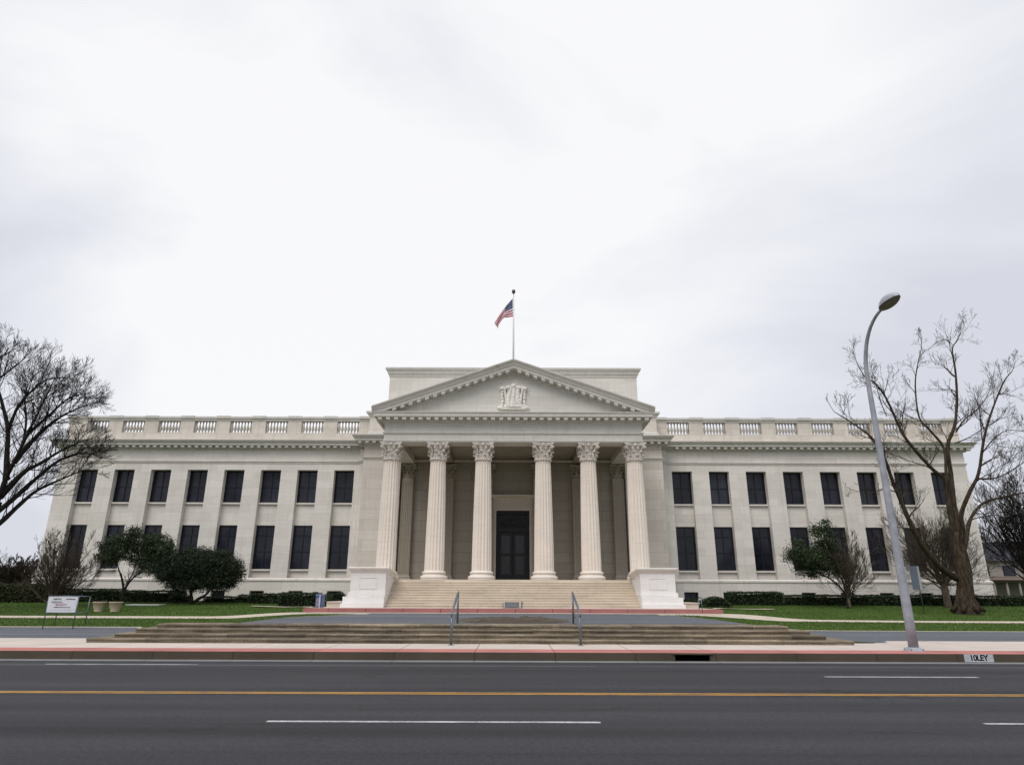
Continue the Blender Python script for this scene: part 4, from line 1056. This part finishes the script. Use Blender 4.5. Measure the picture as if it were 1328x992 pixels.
limb(M, [P(1245, 702), P(1238, 660, .5), P(1233, 614, .9), P(1229, 578, 1.0), P(1238, 552, 1.1), P(1241, 518, 1.2), P(1239, 481, 1.3), P(1235, 453, 1.4), P(1242, 441, 1.5), P(1246, 431, 1.6)], 0.202, .012, rng, 17, 2.5, .04, 4, .35, **kw)
limb(M, [P(1246, 715), P(1248, 685, -.5), P(1247, 665, -.8), P(1258, 637, -1.1), P(1269, 614, -1.3), P(1275, 575, -1.5), P(1282, 546, -1.6), P(1292, 518, -1.6), P(1303, 493, -1.6), P(1312, 482, -1.7), P(1316, 472, -1.8)], 0.176, .012, rng, 15, 2.3, .035, 4, .35, **kw)
limb(M, [P(1249, 720), P(1254, 693, .8), P(1260, 670, 1.4), P(1276, 652, 2), P(1303, 644, 2.5), P(1330, 638, 3), P(1365, 628, 3.6)], 0.160, .02, rng, 11, 2.2, .04, 4, .3, **kw)
limb(M, [P(1266, 620, -1.2), P(1280, 621, -1.6), P(1297, 618, -2), P(1315, 608, -2.4), P(1335, 595, -2.8)], 0.076, .015, rng, 9, 1.9, .03, 4, .12, **kw)
limb(M, [P(1213, 612, 0), P(1200, 604, .6), P(1180, 598, 1.2), P(1160, 590, 1.8), P(1147, 585, 2.2)], 0.050, .012, rng, 7, 1.4, .025, 4, .2, **kw)
limb(M, [P(1240, 560, 1.1), P(1250, 545, 1.2), P(1266, 532, 1.4), P(1281, 512, 1.8), P(1290, 480, 2.2)], 0.059, .012, rng, 9, 1.9, .03, 4, .1, **kw)
limb(M, [P(1238, 575, 1.1), P(1255, 568, .8), P(1275, 556, .6), P(1300, 540, .3)], 0.046, .012, rng, 8, 1.8, .03, 4, .1, **kw)
limb(M, [P(1272, 590, -1.4), P(1290, 568, -1.0), P(1308, 558, -.6), P(1330, 560, -.2)], 0.046, .012, rng, 8, 1.7, .03, 4, .1, **kw)
limb(M, [P(1150, 540, -.8), P(1142, 520, -.4), P(1135, 495, 0), P(1128, 470, .3)], 0.034, .01, rng, 7, 1.3, .02, 4, .1, **kw)
limb(M, [P(1162, 638, -2.1), P(1145, 634, -2.5), P(1125, 640, -2.8), P(1103, 634, -3.0)], 0.042, .01, rng, 5, 1.0, .02, 4, .3, **kw)
build_tree('bare_tree', b, 'large leafless spreading tree with thick brown trunk on the right lawn', 'tree', M, BARK, BARK)

# big leafless tree reaching in from the left
rng = random.Random(4); M = [MB(), MB()]; Y = 38.0
b = P(-62, 792)
kw = dict(up=.16, kids_=(7, 5, 4, 2), ang=(18, 42), jit=.09, rmin=.0066, ratio=.64)
M[0].tube([b + Vector((0, 0, -.2)), b + Vector((0, 0, .15)), P(-55, 760), P(-45, 735), P(-33, 705), P(-18, 678), P(-4, 650)], [.9, .7, .58, .50, .42, .36, .28], 14)
L1 = [[(-6, 655), (2, 636), (10, 615), (20, 596), (37, 560), (55, 524), (64, 506), (69, 494)],
      [(8, 622), (9, 590), (10, 555), (2, 520), (-4, 495), (8, 484), (28, 468), (36, 460)],
      [(18, 600), (38, 576), (58, 556), (78, 541), (100, 530), (119, 523)],
      [(0, 645), (30, 613), (52, 601), (78, 585), (102, 574), (116, 569)],
      [(-14, 672), (16, 648), (45, 622), (72, 600), (94, 590), (114, 588), (130, 593)],
      [(-30, 700), (0, 678), (28, 652), (48, 636), (78, 622), (100, 613), (118, 609)],
      [(-8, 655), (-14, 610), (-18, 560), (-14, 510), (-6, 468), (4, 462), (12, 450)],
      [(12, 612), (28, 580), (34, 545), (32, 515), (38, 496), (48, 484)],
      [(10, 560), (22, 530), (40, 508), (62, 492), (84, 490), (100, 494)],
      [(38, 560), (62, 540), (84, 520), (102, 512), (116, 510)],
      [(-30, 700), (-60, 650), (-80, 590), (-70, 530), (-60, 480)], [(-20, 680), (-50, 620), (-45, 560), (-30, 500), (-25, 450)],
      [(-40, 720), (-90, 680), (-130, 620), (-140, 560)]]
for k, l in enumerate(L1):
    dz = [-1.5, 1.2, .2, -1.8, .8, 1.9, -.5, 1.5, -1, -.3, .5, -1.6, 1][k]
    limb(M, [P(x, y, dz*i/len(l)*1.3) for i, (x, y) in enumerate(l)], .17 if k < 7 else .10, .014, rng, 18 if k < 10 else 9, 2.0, .032, 4, .2, **kw)
build_tree('bare_tree', b, 'tall dark leafless tree with dense twigs reaching in at the left edge', 'tree', M, BARKD, BARKD)

def vase(name, px, py, Y_, wpx, hpx, nst, label, matT, seed, mx=4, thick=.09, skew=0, lowz=.3, fan=1.0, kk=(6, 5, 3, 2), rmin=.0058):
    global Y
    Y = Y_; rng = random.Random(seed); M = [MB(), MB()]; b = P(px, py); z = zf(b.x, Y_); b = Vector((b.x, Y_, z-.05))
    sc = (at(px+10, py, Y_).x - at(px, py, Y_).x)/10; W, H = wpx*sc, hpx*sc
    M[0].tube([b, b + Vector((0, 0, .15)), b + Vector((0, 0, lowz*1.2))], [thick*2.4, thick*1.9, thick*1.8], 10)
    for k in range(nst):
        a = (k+.5)/nst*2-1; a = a*1.0 + rng.gauss(0, .06); y_ = rng.uniform(-.6, .6)
        tip = b + Vector((a*W*.42*fan + skew*sc, y_*W*.45, H*rng.uniform(.66, .86)*(1-.52*a*a*abs(a))))
        s0 = b + Vector((0, 0, lowz*rng.uniform(.8, 1.4))); mid = s0.lerp(tip, .45) + Vector((-a*W*.03, 0, -H*.05*(abs(a))))
        limb(M, [s0, s0.lerp(mid, .5), mid, mid.lerp(tip, .5), tip], thick*rng.uniform(.5, .85), .010, rng, 12, H*.24, .016, mx, .12, up=.20, kids_=kk, ang=(12, 36), jit=.055, rmin=rmin, ratio=.58)
    return build_tree(name, b, label, 'tree', M, matT, matT)
vase('bare_tree', 1229, 783, 49.0, 165, 150, 20, 'short leafless tree with a wide fan of fine twigs behind the large bare trunk', BARKL, 3, 4, .13, -8, 1.3)
vase('bare_tree', 1101, 783, 47.5, 70, 112, 10, 'small leafless tree with light twigs, right of the leafy small tree', BARKL, 8, 4, .06, 12, .6)
vase('bare_tree', 68, 776, 44.0, 118, 112, 16, 'short leafless multi-stemmed tree directly behind the noticeboard', BARKL, 12, 4, .10, 2, .25)
vase('bare_tree', 18, 762, 70.0, 110, 62, 22, 'low brown leafless tree in the distance behind the tall left hedge', BARK, 15, 4, .14, 0, .8, rmin=.017)
vase('bare_tree', 1345, 790, 62.0, 165, 190, 20, 'dense dark leafless tree beyond the building, at the right edge', BARKD, 31, 4, .16, -6, 2.0, rmin=.011)
vase('bare_tree', -30, 770, 85.0, 90, 70, 8, 'distant leafless tree at the far left edge', BARKD, 35, 3, .14, 0, .8)

def leafy(name, px, py, Y_, lobes, stems, n, label, leafmat, size, seed, bk=BARKD, dens=26):
    global Y
    Y = Y_; r = np.random.default_rng(seed); rng = random.Random(seed)
    b = P(px, py); b = Vector((b.x, Y_, zf(b.x, Y_)-.04)); t = thing(name, b, label, 'tree')
    M = [MB()]
    for st_ in stems:
        pp = [b + Vector((0, 0, -.03))] + [P(x, y, dy) for x, y, dy in st_[1:]]
        limb(M, pp, st_[0], .02, rng, 6, .7, .03, 3, .3, up=.15, kids_=(4, 3, 3), ang=(20, 50), jit=.15, rmin=.008)
    tot = sum(l[2]*l[3] for l in lobes); pts = []; inner = []
    for lx, ly, rx, ry, dy in lobes:
        c = P(lx, ly, dy); sx_ = (P(lx+rx, ly, dy) - c).x; sz_ = (P(lx, ly-ry, dy) - c).z; sy_ = (sx_+sz_)*.5
        m_ = int(n*rx*ry/tot/dens)
        u = r.normal(size=(m_, 3)); u /= np.linalg.norm(u, axis=1)[:, None]
        # clumps through the volume, thickest near the rim; an uneven rim
        rad_ = r.uniform(.25, 1.0, m_)**.55
        wob = np.array([1 + .22*noise.noise(Vector((a*2.3, b_*2.3, c_*2.3 + seed))) for a, b_, c_ in u])
        q = u*(rad_*wob)[:, None]*np.array([sx_, sy_, sz_]) + np.array(c)
        for cc_ in q:
            k = int(dens*r.uniform(.5, 1.5)); s_ = r.uniform(.10, .26)
            pts.append(cc_ + r.normal(size=(k, 3))*s_*np.array([1, 1, .7]))
        inner.append((c, (sx_, sy_, sz_)))
    pts = np.concatenate(pts)
    M[0].v and M[0].build('trunk', bk, t)
    leaf_mesh('crown', pts, size, leafmat, t, r, narrow=.55)
    return t
leafy('evergreen_tree', 160, 772, 47.5, [(150, 712, 20, 19, -.3), (141, 722, 13, 11, -.6), (163, 700, 17, 13, .2), (175, 691, 8, 9, 0), (186, 714, 22, 20, .6), (207, 709, 19, 17, .2), (215, 716, 12, 12, -.4), (192, 732, 18, 12, 0), (200, 698, 10, 8, 0)],
      [(.13, 160, 765, 0), ] and [(.12, (160, 765, 0), (158, 750, 0), (154, 738, -.2), (150, 722, -.4)), (.11, (160, 768, 0), (170, 752, .2), (184, 740, .5), (198, 728, .6)), (.06, (165, 758, 0), (174, 738, 0), (178, 716, 0))],
      26000, 'open-crowned evergreen tree with forked stems, left of the dense round-topped one', LEAF, .115, 5)
leafy('evergreen_tree', 248, 778, 47.5, [(232, 735, 30, 21, 0), (262, 732, 34, 22, .2), (292, 738, 23, 20, 0), (250, 722, 26, 12, .3), (284, 724, 20, 12, -.2), (224, 742, 22, 15, -.4), (262, 750, 40, 15, .3), (300, 744, 15, 16, .4), (214, 732, 12, 13, 0), (262, 740, 42, 20, 1.2), (240, 760, 26, 8, 0), (285, 758, 20, 8, .2)],
      [(.2, (248, 775, 0), (246, 762, 0), (240, 748, 0)), (.18, (255, 778, .3), (270, 768, .3), (276, 750, .3))],
      80000, 'dense dark evergreen tree with a broad clipped round crown, left wing', LEAFD, .105, 9)
leafy('evergreen_tree', 1099, 783, 47.5, [(1046, 724, 26, 13, 0), (1064, 728, 24, 14, .3), (1068, 700, 14, 15, 0), (1058, 688, 9, 8, .2), (1071, 682, 7, 8, -.2), (1032, 718, 14, 9, -.3), (1078, 738, 14, 12, .3), (1052, 738, 22, 10, .4), (1070, 714, 17, 12, .5), (1080, 722, 9, 9, .4), (1035, 704, 7, 6, 0)],
      [(.10, (1098, 775, 0), (1090, 762, 0), (1076, 750, .1), (1058, 742, .2), (1045, 738, .2)), (.08, (1097, 770, 0), (1092, 752, -.1), (1080, 735, 0), (1068, 712, 0)), (.09, (1101, 765, 0), (1106, 748, 0), (1112, 725, .2))],
      21000, 'small evergreen tree with a lopsided leafy crown before the right wing', LEAF, .115, 13)

def hedge(x0p, x1p, ztop, Y0_, Y1_, label, mat=HEDGEM, seed=1, round_=0.0, group='hedges and bushes along the foot of the building', cat='hedge', name='hedge', dens=260, bumps=.10):
    r = np.random.default_rng(seed); ym = Y0_; xa = at(x0p, 780, ym).x; xb = at(x1p, 780, ym).x; z0 = min(zf(xa, ym), zf(xb, ym)) - .05
    cx_, cy_ = (xa+xb)/2, (Y0_+Y1_)/2; hx, hy, H = (xb-xa)/2, (Y1_-Y0_)/2, ztop-z0
    t = thing(name, (cx_, cy_, z0), label, cat, group)
    def hgt(X, Yv):
        e_ = 1
        if round_: e_ = max(0, 1 - (abs(X-cx_)/hx)**(2+2*(1-round_)))**.5*(max(0, 1-(abs(Yv-cy_)/hy)**3))**.5
        return z0 + H*(1 + bumps*noise.noise(Vector((X*1.1, Yv*1.1, seed))) + .5*bumps*noise.noise(Vector((X*3.7, Yv*3, seed))))*(e_ if round_ else 1)
    n = int(dens*(2*hx)*(2*hy + H*1.3)); P_ = []
    X = r.uniform(xa, xb, n); sel = r.random(n) < (2*hy)/(2*hy + H*1.3)
    Yv = np.where(sel, r.uniform(Y0_, Y1_, n), Y0_ + r.uniform(0, .12, n)); T = r.random(n)
    for i in range(n):
        hz = hgt(X[i], max(Yv[i], Y0_+.15)); y = Yv[i]
        if round_ and not sel[i]: y = cy_ - hy*max(0, 1-(abs(X[i]-cx_)/hx)**2)**.5*(max(.05, 1-(T[i]**3)))**.5
        P_.append((X[i], y, hz + r.uniform(-.05, .05) if sel[i] else z0 + (hz-z0)*T[i]))
    # the two ends
    k = int(dens*2*hy*H)
    for i in range(0 if round_ else 2*k):
        x_ = xa if i % 2 else xb; y = r.uniform(Y0_, Y1_); P_.append((x_ + r.normal()*.04, y, z0 + (hgt(x_, y)-z0)*r.random()))
    leaf_mesh('foliage', np.array(P_), .11, mat, t, r, narrow=.6)
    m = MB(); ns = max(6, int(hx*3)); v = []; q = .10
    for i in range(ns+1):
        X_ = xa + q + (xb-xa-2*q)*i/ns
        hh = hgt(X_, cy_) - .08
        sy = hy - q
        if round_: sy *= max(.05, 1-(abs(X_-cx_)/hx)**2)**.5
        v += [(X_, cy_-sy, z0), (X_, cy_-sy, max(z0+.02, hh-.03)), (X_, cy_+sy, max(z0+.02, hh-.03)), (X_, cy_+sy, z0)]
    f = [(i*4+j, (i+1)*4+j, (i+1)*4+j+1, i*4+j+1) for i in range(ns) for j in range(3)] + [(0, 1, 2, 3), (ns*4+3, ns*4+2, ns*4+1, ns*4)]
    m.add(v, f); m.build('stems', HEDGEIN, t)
hedge(1026, 1165, 1.66, 50.4, 52, 'long low clipped hedge behind the leafy small tree and its bare neighbour', seed=1)
hedge(1168, 1390, 1.66, 50.6, 52, 'long low clipped hedge behind the large bare tree', seed=2)
hedge(949, 1018, 1.86, 49.8, 51.4, 'blocky dark hedge, second plant from the stairs on the right', seed=3)
hedge(912, 952, 1.52, 45.5, 47.6, 'low rounded bush beside the short metal railing, right of the stairs', HEDGEM, 4, .8, cat='bush', name='bush')
hedge(884, 912, 1.35, 52.0, 53.3, 'small dark bush under the basement window next to the right pedestal', HEDGEM, 6, .5, cat='bush', name='bush')
hedge(-60, 62, 2.2, 49.0, 51.5, 'tall dark green hedge at the far left edge', HEDGEY, 7, 0)
hedge(62, 150, 1.90, 50.3, 51.8, 'dark clipped hedge between the noticeboard and the forked evergreen', seed=8)
hedge(150, 218, 1.80, 50.3, 51.8, 'dark clipped hedge behind the forked evergreen', seed=9)
hedge(214, 240, 1.60, 49.6, 51.0, 'rounded dark bush at the left foot of the dense evergreen', HEDGEM, 10, .7, cat='bush', name='bush')
hedge(262, 302, 1.42, 50.6, 51.8, 'low dark ground hedge behind the trunks of the dense evergreen', seed=11)
hedge(300, 322, 1.58, 50.2, 51.5, 'small round bush just right of the dense evergreen', HEDGEM, 12, .8, cat='bush', name='bush')
hedge(322, 366, 1.62, 49.0, 50.6, 'clipped hedge block under the basement windows, left of its taller twin', seed=13)
hedge(360, 409, 1.68, 44.5, 46.0, 'clipped hedge block ending at the blue and purple box', seed=14)
hedge(426, 446, 1.75, 51.0, 52.4, 'small dark bush under the basement window next to the left pedestal', HEDGEM, 15, .5, cat='bush', name='bush')
# a small potted conifer between box and pedestal
X = at(425, 788, 42.5).x
pc = thing('potted_shrub', (X, 42.5, .915), 'small dark shrub in a black pot beside the left pedestal', 'potted plant')
m = MB(); m.lathe(X, 42.5, [(.13, .915), (.19, 1.15), (.2, 1.16), (.17, 1.15), (.05, 1.13)], 14); m.build('pot', plain('black_pot', (0.02, 0.02, 0.02), .5), pc)
r = np.random.default_rng(3); u = r.normal(size=(700, 3)); u /= np.linalg.norm(u, axis=1)[:, None]
leaf_mesh('foliage', u*np.array([.27, .27, .36])*(r.random((700, 1))**.3) + np.array([X, 42.5, 1.42]), .09, HEDGEM, pc, r)

# grass blades over the lawn in view
def blades():
    r = np.random.default_rng(17); n = 170000
    X = r.uniform(-40, 40, n); Yv = np.where(r.random(n) < .4, r.uniform(29.8, 36.3, n), r.uniform(38, 50.5, n))
    ok = np.array([(g_edge(x)+.35 < y) and not (abs(x) < 7.6 and y < 38) and not (abs(x) < 11.6 and y >= 38) and not (y > 35.1 and y < 36.3 and abs(x) < 15 and y > 35.2 + .9*sm(8, 14, abs(x))) for x, y in zip(X, Yv)])
    X, Yv = X[ok], Yv[ok]; n = len(X); Z = np.array([zf(x, y) for x, y in zip(X, Yv)])
    a = r.uniform(0, 6.28, n); w_ = r.uniform(.012, .028, n); h = r.uniform(.03, .075, n)
    p0 = np.stack([X - np.cos(a)*w_, Yv - np.sin(a)*w_, Z - .01], 1); p1 = np.stack([X + np.cos(a)*w_, Yv + np.sin(a)*w_, Z-.01], 1)
    p2 = np.stack([X + r.normal(size=n)*.02, Yv + r.normal(size=n)*.02, Z + h], 1); V = np.stack([p0, p1, p2], 1).reshape(-1, 3)
    me = bpy.data.meshes.new('grass'); me.vertices.add(3*n); me.vertices.foreach_set('co', V.ravel()); me.loops.add(3*n); me.loops.foreach_set('vertex_index', np.arange(3*n))
    me.polygons.add(n); me.polygons.foreach_set('loop_start', np.arange(n)*3); me.polygons.foreach_set('loop_total', np.full(n, 3)); me.materials.append(BLADE); me.update(calc_edges=True)
    o = bpy.data.objects.new('grass', me); col.objects.link(o); tag(o, 'short mown grass blades of the lawn', 'grass', kind='stuff')
blades()

# ------------------------------------------------------------------ far houses
def house(x0, x1, y0, y1, zw, zr, wallm, roofm, label, wins, zb=.9, over=.4):
    h = thing('house', ((x0+x1)/2, (y0+y1)/2, zb), label, 'house')
    m = MB(); m.box(x0, x1, y0, y1, zb-.5, zw); m.build('wall', wallm, h)
    ym = (y0+y1)/2; m = MB(); o = over
    m.add([(x0-o, y0-o, zw-.1), (x1+o, y0-o, zw-.1), (x1+o-1.5, ym, zr), (x0-o+1.5, ym, zr), (x0-o, y1+o, zw-.1), (x1+o, y1+o, zw-.1)], [(0, 1, 2, 3), (5, 4, 3, 2), (0, 3, 4), (1, 5, 2), (0, 4, 5, 1)]); m.build('roof', roofm, h)
    for a, b, c, d in wins:
        m = MB(); m.box(a, b, y0-.06, y0-.002, c, d); f = m.build('window', FRAME, h); m = MB(); m.box(a+.08, b-.08, y0-.075, y0-.061, c+.08, d-.08); m.build('pane', GLASS, f)
    return h
CREAM = plain('cream_render', (0.29, 0.27, 0.24), .9, .1, var=.08, scale=1)
SLATE = plain('dark_slate_roof', (0.045, 0.047, 0.058), .8, .2, var=.3, scale=2)
h1 = house(52.0, 70, 78, 88, 5.6, 8.0, CREAM, SLATE, 'pale two-storey house with a dark roof beyond the right end of the building', [(53.2, 54.6, 3.9, 5.0), (56.2, 57.6, 3.9, 5.0), (59.2, 60.6, 3.9, 5.0)])
m = MB(); m.box(51.5, 70, 75.6, 78, 3.1, 3.35); m.add([(51.3, 75.3, 3.35), (70, 75.3, 3.35), (70, 78, 3.8), (51.3, 78, 3.8)], [(0, 1, 2, 3)]); m.build('porch_roof', plain('porch_roof_brown', (0.12, 0.09, 0.07), .8), h1)
for x in (51.9, 53.3, 54.7, 56.1, 57.5, 58.9):
    m = MB(); m.tube([(x, 75.8, .7), (x, 75.8, 3.1)], .12, 10); m.build('porch_post', CREAM, h1)
q = at(40, 765, 90)
house(q.x-3.5, q.x+4.5, 90, 97, 2.6, 3.3, plain('yellow_render', (0.42, 0.37, 0.24), .9, .1), plain('pale_roof', (0.28, 0.28, 0.29), .8), 'low pale yellow outbuilding behind the left hedge', [])
q = at(-6, 752, 120)
house(q.x-14, q.x+2, 120, 128, 2.6, 4.6, CREAM, plain('blue_grey_roof', (0.22, 0.24, 0.28), .8), 'distant house with a blue-grey roof at the far left edge', [(q.x-3, q.x-1.6, 1.6, 2.8)])
# far woods closing the horizon at both ends
for x0, x1, yy, sd_, lab in ((62, 150, 150, 1, 'far-off band of brown winter woods on the right horizon'), (-165, -62, 150, 2, 'far-off band of brown winter woods on the left horizon')):
    r = np.random.default_rng(sd_); pts = []
    for k in range(46):
        cx_ = r.uniform(x0, x1); h_ = r.uniform(5, 10); cy_ = yy + r.uniform(-8, 20)
        u = r.normal(size=(900, 3)); u /= np.linalg.norm(u, axis=1)[:, None]; u *= r.random((900, 1))**.4
        pts.append(u*np.array([h_*.5, h_*.5, h_*.5]) + np.array([cx_, cy_, 1 + h_*.45]))
    o = leaf_mesh('far_woods', np.concatenate(pts), .55, BARK, None, r, up=1.5, narrow=.14, origin=((x0+x1)/2, yy, 1)); tag(o, lab, 'woods', kind='stuff')
print('OBJ', len(col.objects))
